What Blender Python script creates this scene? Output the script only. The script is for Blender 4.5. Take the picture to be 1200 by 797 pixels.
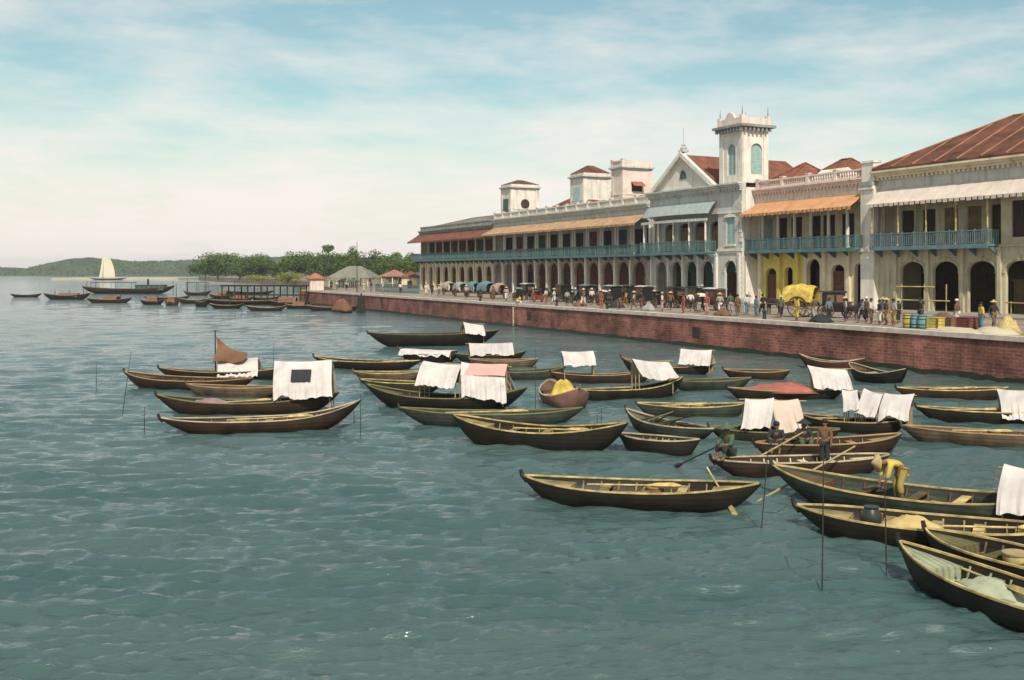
import bpy, bmesh, math, random
import numpy as np
from mathutils import Vector, Matrix, noise
R = math.radians
rnd = random.Random(7)
S = bpy.context.scene
for o in list(bpy.data.objects): bpy.data.objects.remove(o)
COL = S.collection

# ------------------------------------------------------------------ camera, sky, sun, exposure
EYE, HZ, FP = 6.0, 265.0, 900.0           # eye height, horizon row and focal length in photo pixels (1200 x 797)
cam = bpy.data.cameras.new('camera'); camo = bpy.data.objects.new('camera', cam); COL.objects.link(camo)
camo.location = (0, 0, EYE); camo.rotation_euler = (R(90), 0, 0)
WX0, WX1, WY0 = 84, 956, 34           # the printed picture inside the card's border: its left and right edge, and the top row shown
WW = WX1-WX0
cam.sensor_width = 36; cam.lens = FP/WW*36; cam.shift_x = ((WX0+WX1)/2-600)/WW; cam.shift_y = -(WY0+WW*680/1024/2-HZ)/WW
cam.clip_start = 0.1; cam.clip_end = 12000
S.camera = camo
S.view_settings.view_transform = 'Standard'; S.view_settings.look = 'None'
S.view_settings.exposure = 0.22; S.view_settings.gamma = 1; S.view_settings.use_curve_mapping = False
SUN_EL = R(47)
hx, hy = 0.16, -0.99
hl = math.hypot(hx, hy); hx /= hl; hy /= hl
sun = bpy.data.lights.new('sun', 'SUN'); suno = bpy.data.objects.new('sun', sun); COL.objects.link(suno)
sun.energy = 4.3; sun.angle = R(0.6); sun.color = (1.0, 0.93, 0.82)
suno.location = (0, -60, 90)
suno.rotation_euler = (-Vector((hx*math.cos(SUN_EL), hy*math.cos(SUN_EL), math.sin(SUN_EL)))).to_track_quat('-Z', 'Y').to_euler()

W = bpy.data.worlds.new('World'); S.world = W; W.use_nodes = True
def N(nt, t, **k):
    n = nt.nodes.new(t)
    for a, b in k.items(): setattr(n, a, b)
    return n
nt = W.node_tree; nt.nodes.clear(); L = nt.links.new
out = N(nt, 'ShaderNodeOutputWorld')
sky = N(nt, 'ShaderNodeTexSky', sky_type='NISHITA', sun_disc=False)
sky.sun_elevation = SUN_EL; sky.sun_rotation = math.atan2(hx, hy); sky.air_density = 1.0; sky.dust_density = 1.5; sky.ozone_density = 1.0
tint = N(nt, 'ShaderNodeMix', data_type='RGBA', blend_type='MULTIPLY'); tint.inputs[0].default_value = 1
tint.inputs[7].default_value = (0.92, 1.03, 0.82, 1)
L(sky.outputs[0], tint.inputs[6])
bg1 = N(nt, 'ShaderNodeBackground'); bg1.inputs[1].default_value = 0.125; L(tint.outputs[2], bg1.inputs[0])
bg2 = N(nt, 'ShaderNodeBackground'); bg2.inputs[0].default_value = (0.85, 0.79, 0.735, 1); bg2.inputs[1].default_value = 1.0
tc = N(nt, 'ShaderNodeTexCoord'); sep = N(nt, 'ShaderNodeSeparateXYZ'); L(tc.outputs['Generated'], sep.inputs[0])
mp = N(nt, 'ShaderNodeMapping'); mp.inputs['Scale'].default_value = (2.2, 2.2, 9.0); mp.inputs['Location'].default_value = (0.3, 0.1, 0.2); L(tc.outputs['Generated'], mp.inputs[0])
nz = N(nt, 'ShaderNodeTexNoise'); nz.inputs['Scale'].default_value = 2.3; nz.inputs['Detail'].default_value = 9; nz.inputs['Roughness'].default_value = .6; L(mp.outputs[0], nz.inputs[0])
def math_(nt, op, a, b=None, clamp=False):
    m = N(nt, 'ShaderNodeMath', operation=op, use_clamp=clamp)
    for i, v in enumerate((a, b)):
        if v is None: continue
        if isinstance(v, (int, float)): m.inputs[i].default_value = v
        else: nt.links.new(v, m.inputs[i])
    return m.outputs[0]
mr = N(nt, 'ShaderNodeMapRange', interpolation_type='SMOOTHSTEP'); L(sep.outputs[2], mr.inputs[0])
mr.inputs[1].default_value = 0.0; mr.inputs[2].default_value = 0.20; mr.inputs[3].default_value = 1.15; mr.inputs[4].default_value = 0.20
cl = math_(nt, 'MULTIPLY', math_(nt, 'SUBTRACT', nz.outputs[0], 0.5), 2.3)
fac = math_(nt, 'ADD', mr.outputs[0], cl, True)
mxs = N(nt, 'ShaderNodeMixShader'); L(fac, mxs.inputs[0]); L(bg1.outputs[0], mxs.inputs[1]); L(bg2.outputs[0], mxs.inputs[2])
L(mxs.outputs[0], out.inputs[0])

# ------------------------------------------------------------------ frames of reference
_l = math.hypot(-500/900, 1)
D = Vector((-500/900/_l, 1/_l, 0))          # direction of the quay, going away from the camera
NN = Vector((D.y, -D.x, 0))                 # from the water towards the land
ORG = Vector((22.1875, 56.25, 0)); C0 = ORG.dot(NN)
ROT = math.atan2(-D.y, -D.x) ; ROT = math.atan2((-D).y, (-D).x)
G = 2.45                                    # promenade height above the water
def P(u, t, z=0.0): return ORG - D*u + NN*t + Vector((0, 0, z))
def U(px, t):                               # position along the quay where a sight column meets the line at depth t
    k = (px-600)/FP; Y = (C0+t)/(k*NN.x+NN.y)
    return -((Vector((k*Y, Y, 0))-ORG).dot(D))
def at(px, py, z=0.0):                      # point of height z seen at that picture position
    Y = FP*(EYE-z)/(py-HZ); return Vector(((px-600)/FP*Y, Y, z))
def atY(px, Y, z=0.0): return Vector(((px-600)/FP*Y, Y, z))

# ------------------------------------------------------------------ materials
MATS = {}
def mat(name, col, rough=.8, var=.18, scale=1.0, bump=.0, streak=0.0, spec=.3, tile=None, metal=0.0, dark=None, bscale=None):
    if name in MATS: return MATS[name]
    m = bpy.data.materials.new(name); m.use_nodes = True; nt = m.node_tree; b = nt.nodes['Principled BSDF']; L = nt.links.new
    b.inputs['Roughness'].default_value = rough; b.inputs['Specular IOR Level'].default_value = spec; b.inputs['Metallic'].default_value = metal
    tc = N(nt, 'ShaderNodeTexCoord'); co = tc.outputs['Object']
    n1 = N(nt, 'ShaderNodeTexNoise'); n1.inputs['Scale'].default_value = scale; n1.inputs['Detail'].default_value = 6; n1.inputs['Roughness'].default_value = .62; L(co, n1.inputs[0])
    ramp = N(nt, 'ShaderNodeMapRange'); ramp.inputs[1].default_value = .28; ramp.inputs[2].default_value = .72; L(n1.outputs[0], ramp.inputs[0])
    mx = N(nt, 'ShaderNodeMix', data_type='RGBA')
    lo = dark or tuple(c*(1-var*1.3) for c in col); hi = tuple(min(1, c*(1+var*.8)) for c in col)
    mx.inputs[6].default_value = (*lo, 1); mx.inputs[7].default_value = (*hi, 1); L(ramp.outputs[0], mx.inputs[0])
    colout = mx.outputs[2]; hgt = n1.outputs[0]
    if streak:
        ms = N(nt, 'ShaderNodeMapping'); ms.inputs['Scale'].default_value = (1.3, 1.3, .12); L(co, ms.inputs[0])
        n2 = N(nt, 'ShaderNodeTexNoise'); n2.inputs['Scale'].default_value = 1.7; n2.inputs['Detail'].default_value = 5; L(ms.outputs[0], n2.inputs[0])
        r2 = N(nt, 'ShaderNodeMapRange'); r2.inputs[1].default_value = .52; r2.inputs[2].default_value = .72; r2.inputs[3].default_value = 0; r2.inputs[4].default_value = streak; L(n2.outputs[0], r2.inputs[0])
        m2 = N(nt, 'ShaderNodeMix', data_type='RGBA'); L(r2.outputs[0], m2.inputs[0]); L(colout, m2.inputs[6])
        m2.inputs[7].default_value = (col[0]*.35, col[1]*.36, col[2]*.34, 1); colout = m2.outputs[2]
    if tile == 'brick':
        sp = N(nt, 'ShaderNodeSeparateXYZ'); L(co, sp.inputs[0]); cb = N(nt, 'ShaderNodeCombineXYZ'); L(sp.outputs[0], cb.inputs[0]); L(sp.outputs[2], cb.inputs[1])
        br = N(nt, 'ShaderNodeTexBrick'); L(cb.outputs[0], br.inputs[0]); br.inputs['Scale'].default_value = 1
        br.inputs['Brick Width'].default_value = .55; br.inputs['Row Height'].default_value = .20; br.inputs['Mortar Size'].default_value = .018
        br.inputs['Color1'].default_value = (.75, .72, .7, 1); br.inputs['Color2'].default_value = (1.3, 1.2, 1.15, 1); br.inputs['Mortar'].default_value = (1.4, 1.75, 1.8, 1)
        m3 = N(nt, 'ShaderNodeMix', data_type='RGBA', blend_type='MULTIPLY'); m3.inputs[0].default_value = 1; L(colout, m3.inputs[6]); L(br.outputs[0], m3.inputs[7]); colout = m3.outputs[2]
    if tile in ('roof', 'boards', 'roofy', 'boardsx', 'planks'):
        wv = N(nt, 'ShaderNodeTexWave', bands_direction={'roof': 'X', 'roofy': 'Y', 'boards': 'Y', 'boardsx': 'X', 'planks': 'Z'}[tile])
        wv.inputs['Scale'].default_value = {'roof': 1.1, 'roofy': 1.1, 'boards': 2.1, 'boardsx': 2.1, 'planks': 2.2}[tile]; wv.inputs['Distortion'].default_value = .6; wv.inputs['Detail'].default_value = 2; L(co, wv.inputs[0])
        m3 = N(nt, 'ShaderNodeMix', data_type='RGBA', blend_type='MULTIPLY'); m3.inputs[0].default_value = .55; L(colout, m3.inputs[6])
        cr = N(nt, 'ShaderNodeMapRange'); cr.inputs[3].default_value = .45; cr.inputs[4].default_value = 1.1; cr.inputs[1].default_value = .05; cr.inputs[2].default_value = .5; L(wv.outputs[1], cr.inputs[0]); L(cr.outputs[0], m3.inputs[7]); colout = m3.outputs[2]
    L(colout, b.inputs['Base Color'])
    if bump:
        bp = N(nt, 'ShaderNodeBump'); bp.inputs['Strength'].default_value = bump; bp.inputs['Distance'].default_value = .05
        if bscale:
            n3 = N(nt, 'ShaderNodeTexNoise'); n3.inputs['Scale'].default_value = bscale; n3.inputs['Detail'].default_value = 4; L(co, n3.inputs[0]); hgt = n3.outputs[0]
        L(hgt, bp.inputs['Height']); L(bp.outputs[0], b.inputs['Normal'])
    MATS[name] = m; return m
plW = mat('white_plaster', (.65, .595, .515), .9, .16, .7, .15, .55)
plC = mat('cream_plaster', (.63, .53, .37), .9, .18, .7, .15, .5)
plP = mat('pink_plaster', (.66, .53, .46), .9, .15, .8, .15, .45)
plG = mat('grey_plaster', (.48, .475, .435), .9, .16, .7, .15, .6)
plY = mat('yellow_plaster', (.62, .50, .12), .9, .2, .7, .15, .35)
plB = mat('olive_plaster', (.45, .40, .27), .9, .2, .6, .15, .6)
plS = mat('brown_stucco', (.36, .285, .24), .9, .25, .8, .2, .5)
plD = mat('weathered_plaster', (.27, .28, .26), .9, .3, .6, .15, .6)
stone = mat('coping_stone', (.52, .44, .37), .9, .25, 1.2, .2)
brickQ = mat('quay_brick', (.225, .092, .070), .9, .65, .35, .6, .6, tile='brick', bscale=6)
brickP = mat('pier_brick', (.30, .105, .065), .9, .4, .5, .5, .4, tile='brick', bscale=6)
teal = mat('teal_paint', (.085, .158, .158), .6, .25, 1.5)
tealL = mat('pale_teal_paint', (.29, .33, .31), .6, .2, 1.2, streak=.3)
blueP = mat('blue_paint', (.115, .18, .20), .6, .25, 1.5)
tileO = mat('orange_awning', (.54, .27, .13), .85, .22, .9, .2, tile='roof')
tileB = mat('brown_tiles', (.19, .068, .04), .85, .35, .8, .2, tile='roof')
tileR = mat('red_tiles', (.135, .052, .032), .85, .55, .5, .4, .5, tile='roof')
tileG = mat('grey_brown_tiles', (.20, .165, .13), .85, .35, .5, .2, tile='roof')
ribM = mat('ridge_mortar', (.26, .115, .06), .85, .3, 1.0)
canv = mat('pale_canvas', (.56, .47, .40), .9, .12, .8, .1, .25)
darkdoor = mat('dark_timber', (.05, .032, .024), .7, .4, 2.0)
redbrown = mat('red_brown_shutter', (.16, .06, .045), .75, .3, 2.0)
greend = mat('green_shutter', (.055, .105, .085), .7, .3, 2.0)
ochre = mat('ochre_blind', (.22, .155, .07), .8, .4, 1.0)
tealsh = mat('pale_green_shutter', (.33, .45, .43), .7, .2, 2.0)
asphalt = mat('packed_gravel', (.25, .205, .165), .95, .35, .3, .3, bscale=5)
earth = mat('earth', (.22, .17, .11), .95, .3, .05, .3)
hullD = mat('tarred_hull', (.017, .013, .009), .55, .5, 1.2, .25, bscale=4, tile='planks')
hullB = mat('brown_hull', (.034, .018, .011), .6, .5, 1.2, .25, bscale=4, tile='planks')
hullO = mat('olive_hull', (.030, .026, .013), .6, .5, 1.2, .25, bscale=4, tile='planks')
hullR = mat('red_hull', (.06, .022, .016), .6, .5, 1.2, .25, bscale=4, tile='planks')
hullG = mat('weathered_green_hull', (.035, .042, .030), .65, .6, 1.2, .25, bscale=4, tile='planks')
hullT = mat('bleached_brown_hull', (.095, .065, .040), .7, .6, 1.2, .25, bscale=4, tile='planks')
gunY = mat('yellow_gunwale', (.47, .35, .14), .6, .55, 2.5)
gunW = mat('pale_gunwale', (.42, .34, .22), .6, .5, 1.5)
gunT = mat('tan_gunwale', (.34, .22, .11), .65, .35, 1.5)
gunO = mat('olive_gunwale', (.17, .16, .065), .65, .35, 1.5)
deckY = mat('yellow_deck_boards', (.24, .18, .08), .75, .6, 1.4, tile='boards')
deckO = mat('olive_deck_boards', (.11, .095, .04), .75, .4, 1.4, tile='boards')
deckB = mat('brown_deck_boards', (.10, .06, .032), .75, .4, 1.4, tile='boards')
deckC = mat('cream_deck_boards', (.52, .47, .28), .75, .2, 1.4, tile='boards')
clothW = mat('white_cloth', (.50, .455, .43), .95, .16, 1.3, .3, .32, bscale=5)
clothP = mat('pink_cloth', (.50, .30, .26), .95, .1, 1.3, .2, bscale=5)
clothT = mat('peach_cloth', (.50, .40, .33), .95, .1, 1.3, .2, bscale=5)
clothR = mat('red_brown_cloth', (.30, .10, .07), .95, .25, 1.3, .2, bscale=5)
clothBr = mat('brown_sailcloth', (.17, .085, .05), .95, .3, 1.3, .2, bscale=5)
clothY = mat('yellow_cloth', (.50, .36, .075), .95, .45, 2.2, .5, bscale=6)
clothTl = mat('teal_cloth', (.105, .20, .22), .95, .2, 1.5, .2, bscale=5)
clothCr = mat('cream_cloth', (.62, .52, .36), .95, .15, 1.5, .2, bscale=5)
clothMv = mat('mauve_cloth', (.26, .15, .17), .95, .25, 2.0, .3, bscale=6)
bamboo = mat('bamboo', (.34, .26, .12), .6, .3, 3.0)
polewood = mat('wet_pole', (.035, .03, .022), .6, .4, 3.0)
black = mat('black_lacquer', (.014, .014, .014), .35, .3, 2.0, spec=.5)
iron = mat('dark_iron', (.03, .03, .03), .6, .3, 3.0)
wheelM = mat('wheel_timber', (.09, .055, .03), .7, .3, 3.0)
skinM = mat('brown_skin', (.17, .085, .05), .6, .1, 6)
hairM = mat('black_hair', (.012, .011, .01), .6, .2, 8)
straw = mat('straw', (.42, .32, .14), .9, .25, 8)
trunkM = mat('tree_bark', (.09, .065, .04), .9, .3, 2.0, .3)
def leafmat(name, a, b):
    m = mat(name, b, .75, .3, .33, dark=a, spec=.2); return m
leafA = leafmat('broadleaf_green', (.035, .065, .012), (.080, .122, .024))
leafB = leafmat('dark_leaf_green', (.028, .055, .014), (.060, .096, .024))
leafC = leafmat('yellow_leaf_green', (.07, .08, .012), (.24, .23, .045))
hillM = mat('wooded_hill', (.05, .075, .045), .95, .35, .03)
sandM = mat('pale_sand', (.46, .40, .27), .95, .2, .05)
cloths = {k: mat('clothing_'+k, c, .9, .15, 5) for k, c in dict(white=(.52, .48, .43), blue=(.09, .17, .23), red=(.27, .075, .05), yellow=(.47, .34, .06), dark=(.025, .028, .03), brown=(.14, .08, .045), green=(.06, .10, .06), grey=(.28, .27, .25), pink=(.42, .26, .22), ochre=(.30, .22, .07)).items()}

# ------------------------------------------------------------------ mesh helpers
class MB:
    def __init__(s): s.v = []; s.f = []
    def add(s, vs, fs):
        b = len(s.v); s.v += [tuple(v) for v in vs]; s.f += [tuple(i+b for i in f) for f in fs]; return s
    def box(s, x0, x1, y0, y1, z0, z1):
        return s.add([(x0,y0,z0),(x1,y0,z0),(x1,y1,z0),(x0,y1,z0),(x0,y0,z1),(x1,y0,z1),(x1,y1,z1),(x0,y1,z1)],
                     [(0,3,2,1),(4,5,6,7),(0,1,5,4),(1,2,6,5),(2,3,7,6),(3,0,4,7)])
    def prism(s, poly, y0, y1):               # poly in x,z (anticlockwise seen from -y), pushed along y
        n = len(poly)
        return s.add([(x,y0,z) for x, z in poly]+[(x,y1,z) for x, z in poly],
                     [tuple(range(n)), tuple(range(2*n-1, n-1, -1))]+[(i, i+n, (i+1) % n+n, (i+1) % n) for i in range(n)])
    def prismz(s, poly, z0, z1):
        n = len(poly)
        return s.add([(x,y,z0) for x, y in poly]+[(x,y,z1) for x, y in poly],
                     [tuple(range(n-1, -1, -1)), tuple(range(n, 2*n))]+[(i, (i+1) % n, (i+1) % n+n, i+n) for i in range(n)])
    def tube(s, pts, r, n=8):
        pts = [Vector(p) for p in pts]; rs = r if isinstance(r, (list, tuple)) else [r]*len(pts); rings = []
        for i, p in enumerate(pts):
            d = (pts[min(i+1, len(pts)-1)]-pts[max(i-1, 0)]).normalized()
            a = d.cross(Vector((0, 0, 1)) if abs(d.z) < .9 else Vector((1, 0, 0))).normalized(); b = d.cross(a)
            rings.append([p+(a*math.cos(2*math.pi*k/n)+b*math.sin(2*math.pi*k/n))*rs[i] for k in range(n)])
        vs = [v for rg in rings for v in rg]; fs = []
        for i in range(len(pts)-1):
            for k in range(n): fs.append((i*n+k, i*n+(k+1) % n, (i+1)*n+(k+1) % n, (i+1)*n+k))
        fs.append(tuple(range(n-1, -1, -1))); fs.append(tuple(range((len(pts)-1)*n, len(pts)*n)))
        return s.add(vs, fs)
    def lathe(s, prof, c=(0, 0, 0), n=14, axis='z'):
        vs = []
        for r, z in prof:
            for k in range(n):
                a = 2*math.pi*k/n; x, y = r*math.cos(a), r*math.sin(a)
                vs.append({'z': (c[0]+x, c[1]+y, c[2]+z), 'y': (c[0]+x, c[1]+z, c[2]+y), 'x': (c[0]+z, c[1]+x, c[2]+y)}[axis])
        fs = [(i*n+k, i*n+(k+1) % n, (i+1)*n+(k+1) % n, (i+1)*n+k) for i in range(len(prof)-1) for k in range(n)]
        fs.append(tuple(range(n-1, -1, -1))); fs.append(tuple(range((len(prof)-1)*n, len(prof)*n)))
        return s.add(vs, fs)
    def sheet(s, grid, th):                   # grid[i][j] of points -> closed shell of thickness th
        g = np.array(grid, float); ni, nj, _ = g.shape
        du = np.gradient(g, axis=0); dv = np.gradient(g, axis=1); nr = np.cross(du, dv); nr /= np.linalg.norm(nr, axis=2, keepdims=True)+1e-9
        a = (g+nr*th/2).reshape(-1, 3); b = (g-nr*th/2).reshape(-1, 3); M_ = ni*nj; fs = []
        for i in range(ni-1):
            for j in range(nj-1):
                p = i*nj+j; fs += [(p, p+nj, p+nj+1, p+1), (M_+p, M_+p+1, M_+p+nj+1, M_+p+nj)]
        edge = [j for j in range(nj)]+[i*nj+nj-1 for i in range(1, ni)]+[(ni-1)*nj+j for j in range(nj-2, -1, -1)]+[i*nj for i in range(ni-2, 0, -1)]
        for q in range(len(edge)):
            e, e2 = edge[q], edge[(q+1) % len(edge)]; fs.append((e, e2, M_+e2, M_+e))
        return s.add(list(map(tuple, a))+list(map(tuple, b)), fs)
    def mesh(s, name, m, smooth=False):
        me = bpy.data.meshes.new(name); me.from_pydata(s.v, [], s.f); me.materials.append(m)
        bm = bmesh.new(); bm.from_mesh(me); bmesh.ops.recalc_face_normals(bm, faces=bm.faces); bm.to_mesh(me); bm.free()
        if smooth: me.polygons.foreach_set('use_smooth', [True]*len(me.polygons)); 
        if smooth == 'auto': me.set_sharp_from_angle(angle=R(40))
        me.update(); return me
    def obj(s, name, m, parent=None, loc=None, rz=0, smooth=False):
        return link(name, s.mesh(name, m, smooth), parent, loc, rz)
def link(name, me, parent=None, loc=None, rz=0):
    o = bpy.data.objects.new(name, me); COL.objects.link(o)
    if parent: o.parent = parent
    if loc is not None: o.location = loc
    if rz: o.rotation_euler.z = rz
    return o
def tag(o, label, cat, group=None, kind=None):
    if label: o['label'] = label
    if cat: o['category'] = cat
    if group: o['group'] = group
    if kind: o['kind'] = kind
    return o
def thing(name, label, cat, loc, rz=0, group=None):
    o = bpy.data.objects.new(name, None); COL.objects.link(o); o.location = loc; o.rotation_euler.z = rz; o.empty_display_size = .3
    return tag(o, label, cat, group)
KIDS = {}
def copy_tree(o, parent=None):
    c = o.copy(); COL.objects.link(c)
    if parent: c.parent = parent
    for ch in list(o.children): copy_tree(ch, c)
    return c
def struct(name, mb, m, smooth=False, loc=None, rz=0):
    o = mb.obj(name, m, None, loc, rz, smooth); o['kind'] = 'structure'; return o

# ------------------------------------------------------------------ water
def water():
    rows = [-40.0, -5.0]; y = 3.0
    while y < 3500:
        rows.append(y); y *= 1.0052 if y < 60 else 1.0052+.0098*min(1, math.log(y/60)/math.log(20))
    rows = np.array(rows); nc = 560; xs = np.linspace(-1, 1, nc)
    Yg = np.repeat(rows[:, None], nc, 1); half = np.maximum(np.abs(rows), 10)*.95+12
    Xg = xs[None, :]*half[:, None]
    sp = np.maximum(np.gradient(rows)[:, None], (half*2/nc)[:, None]); sp = np.abs(sp)
    Z = np.zeros_like(Xg); rs = np.random.RandomState(3)
    for i in range(150):
        lam = .26*(7.0/.26)**(rs.rand()**1.35); th = rs.normal(0, .34)+.10; kx, ky = math.sin(th)*2*math.pi/lam, -math.cos(th)*2*math.pi/lam
        A = .0052*lam**.72*(.5+1.0*rs.rand())*(1 if lam < 2.5 else .5)
        w = np.clip((lam/sp-2.2)/2.0, 0, 1)
        ph = kx*Xg+ky*Yg+rs.rand()*6.28
        gate = .55+.45*np.sin(Xg*(.13+.2*rs.rand())+Yg*(.05+.1*rs.rand())+rs.rand()*6.28)
        Z += w*A*gate*(2.4 if lam < 1.3 else 1.35)*(np.sin(ph)+.3*np.sin(2*ph+1.2))
    V = np.stack([Xg, Yg, Z], -1).reshape(-1, 3); nr = len(rows)
    idx = (np.arange(nr-1)[:, None]*nc+np.arange(nc-1)[None, :]).reshape(-1)
    F = np.stack([idx, idx+1, idx+nc+1, idx+nc], -1)
    me = bpy.data.meshes.new('water'); me.from_pydata(V.tolist(), [], F.tolist())
    me.polygons.foreach_set('use_smooth', [True]*len(me.polygons))
    m = bpy.data.materials.new('harbour_water'); m.use_nodes = True; nt = m.node_tree; b = nt.nodes['Principled BSDF']; L = nt.links.new
    b.inputs['Roughness'].default_value = .06; b.inputs['IOR'].default_value = 1.42; b.inputs['Specular IOR Level'].default_value = .5
    tc = N(nt, 'ShaderNodeTexCoord'); mp = N(nt, 'ShaderNodeMapping'); mp.inputs['Scale'].default_value = (.30, 1, 1); L(tc.outputs['Object'], mp.inputs[0])
    n1 = N(nt, 'ShaderNodeTexNoise'); n1.inputs['Scale'].default_value = .11; n1.inputs['Detail'].default_value = 5; L(mp.outputs[0], n1.inputs[0])
    cr = N(nt, 'ShaderNodeValToRGB'); e = cr.color_ramp.elements; e[0].position = .35; e[0].color = (.032, .070, .070, 1); e[1].position = .68; e[1].color = (.068, .105, .097, 1); L(n1.outputs[0], cr.inputs[0]); L(cr.outputs[0], b.inputs['Base Color'])
    n2 = N(nt, 'ShaderNodeTexNoise'); n2.inputs['Scale'].default_value = 4.5; n2.inputs['Detail'].default_value = 6; n2.inputs['Roughness'].default_value = .6; L(mp.outputs[0], n2.inputs[0])
    n3 = N(nt, 'ShaderNodeTexNoise'); n3.inputs['Scale'].default_value = .8; n3.inputs['Detail'].default_value = 4; L(mp.outputs[0], n3.inputs[0])
    b1 = N(nt, 'ShaderNodeBump'); b1.inputs['Strength'].default_value = .7; b1.inputs['Distance'].default_value = .13; L(n2.outputs[0], b1.inputs['Height'])
    b2 = N(nt, 'ShaderNodeBump'); b2.inputs['Strength'].default_value = .4; b2.inputs['Distance'].default_value = .2; L(n3.outputs[0], b2.inputs['Height']); L(b1.outputs[0], b2.inputs['Normal'])
    L(b2.outputs[0], b.inputs['Normal'])
    me.materials.append(m); o = link('water', me); o['kind'] = 'structure'
water()

# ------------------------------------------------------------------ land, promenade, quay wall
U_END = U(341, 0); U_R = 62.0
def quayobj(mb, name, m, **k): return mb.obj(name, m, None, P(0, 0, 0), ROT, **k)
# ground: one slab behind the quay that widens into the esplanade and the far shore
mb = MB(); poly = [(U_END, .6), (U_R, .6), (U_R, 420), (-900, 420), (-900, 210)]
c1 = [at(253, 272.6), at(285, 274.5), at(325, 276.5), at(352, 281)]
for w in c1:
    r_ = w-ORG; poly.append((-(r_.dot(D)), r_.dot(NN)))
poly.append((U_END-3, 7)); poly.append((U_END, 7))
mb.prismz(poly, -1.5, G-.004); o = quayobj(mb, 'ground', earth); o['kind'] = 'structure'
mb = MB(); mb.box(U_END, U_R, .45, 17.0, G-.3, G+.004); o = quayobj(mb, 'promenade', asphalt); o['kind'] = 'structure'
mb = MB(); mb.box(U(441, 22)-4, U_R, 17.0, 25.5, G-.3, G+.13); o = quayobj(mb, 'pavement', mat('paving_stone', (.27, .235, .20), .9, .2, .5)); o['kind'] = 'structure'
qw = thing('quay_wall', 'long dark red brick quay wall with pale stone coping rising from the water', 'wall', P(0, 0, 0), ROT)
mb = MB(); n = 120; pr = []
x = U_END
mb.prismz([(U_END, 0), (U_R, 0), (U_R, .6), (U_END, .6)], -1.5, G-.22); mb.obj('brickwork', brickQ, qw)
mb = MB(); x = U_END
while x < U_R:
    w = 1.9+rnd.random()*.5; dz = rnd.uniform(-.012, .012); mb.box(x+.01, min(x+w, U_R)-.01, -.10+rnd.uniform(-.015, .015), .62, G-.215, G+.06+dz); x += w
mb.obj('coping', stone, qw)
mb = MB(); pts = [(U_END, -.6)]; x = U_R; top_ = []
while x > U_END: top_.append((x, .30+.16*noise.noise((x*.35, 0, 0))+.10*noise.noise((x*1.6, 3, 0)))); x -= .35
mb.prism([(U_END, -.6), (U_R, -.6)]+top_+[(U_END, .3)], -.016, -.003); mb.obj('tide_line', mat('wet_weed', (.03, .032, .02), .5, .4, 2), qw)
# drains and buttress scars on the wall face
for px, zz in ((535, 1.4), (677, 1.2)):
    uu = U(px, 0); mb = MB(); mb.box(uu-.5, uu+.5, -.04, .02, zz-.4, zz+.4); mb.obj('drain_hole', darkdoor, qw)
uu = U(522, 0); mb = MB(); mb.tube([(uu, -.12, .1), (uu, -.12, G-.3)], .09); mb.obj('drain_pipe', gunW, qw)

# ------------------------------------------------------------------ buildings
BF, RT, AL, AH, CO, PA = 5.75, 6.9, 9.5, 10.75, 11.9, 12.8   # balcony floor, rail top, awning edges, cornice, parapet (above the promenade)
def arch_wall(mb, x0, x1, z0, z1, ops, y0, th, seg=10):
    """wall with openings: (centre, width, sill, spring height, rise of arch)"""
    x = x0
    for (c, w, zs, zp, rise) in sorted(ops):
        a, b = c-w/2, c+w/2
        if a > x: mb.box(x, a, y0, y0+th, z0, z1)
        if zs > z0: mb.box(a, b, y0, y0+th, z0, zs)
        if rise <= 0: mb.box(a, b, y0, y0+th, zp, z1)
        else:
            pts = [(c-w/2*math.cos(math.pi*i/seg), zp+rise*math.sin(math.pi*i/seg)) for i in range(seg+1)]
            vs = []; fs = []
            for (px_, pz) in pts: vs += [(px_, y0, pz), (px_, y0, z1), (px_, y0+th, pz), (px_, y0+th, z1)]
            for i in range(seg):
                p = i*4; q = p+4; fs += [(p, q, q+1, p+1), (p+2, p+3, q+3, q+2), (p, p+2, q+2, q), (p+1, q+1, q+3, p+3)]
            mb.add(vs, fs)
        x = b
    if x < x1: mb.box(x, x1, y0, y0+th, z0, z1)
    return mb
SHM = {}
def shutter_mesh(w, h, m, name='shutter'):
    k = (name, round(w, 2), round(h, 2), m.name)
    if k not in SHM:
        mb = MB()
        for sx in (-1, 1):
            a, b = (-w/2, -.02) if sx < 0 else (.02, w/2)
            mb.box(a, a+.08, -.03, .03, 0, h); mb.box(b-.08, b, -.03, .03, 0, h); mb.box(a+.08, b-.08, -.03, .03, 0, .1); mb.box(a+.08, b-.08, -.03, .03, h-.1, h); mb.box(a+.08, b-.08, -.03, .03, h*.45, h*.45+.1)
            z = .14
            while z < h-.14:
                if not (h*.45-.06 < z < h*.45+.12): mb.add([(a+.08, -.025, z), (b-.08, -.025, z), (b-.08, .015, z+.07), (a+.08, .015, z+.07)], [(0, 1, 2, 3)])
                z += .09
            mb.box(a+.08, b-.08, .018, .024, .1, h-.1)
        SHM[k] = mb.mesh(name, m)
    return SHM[k]
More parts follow.
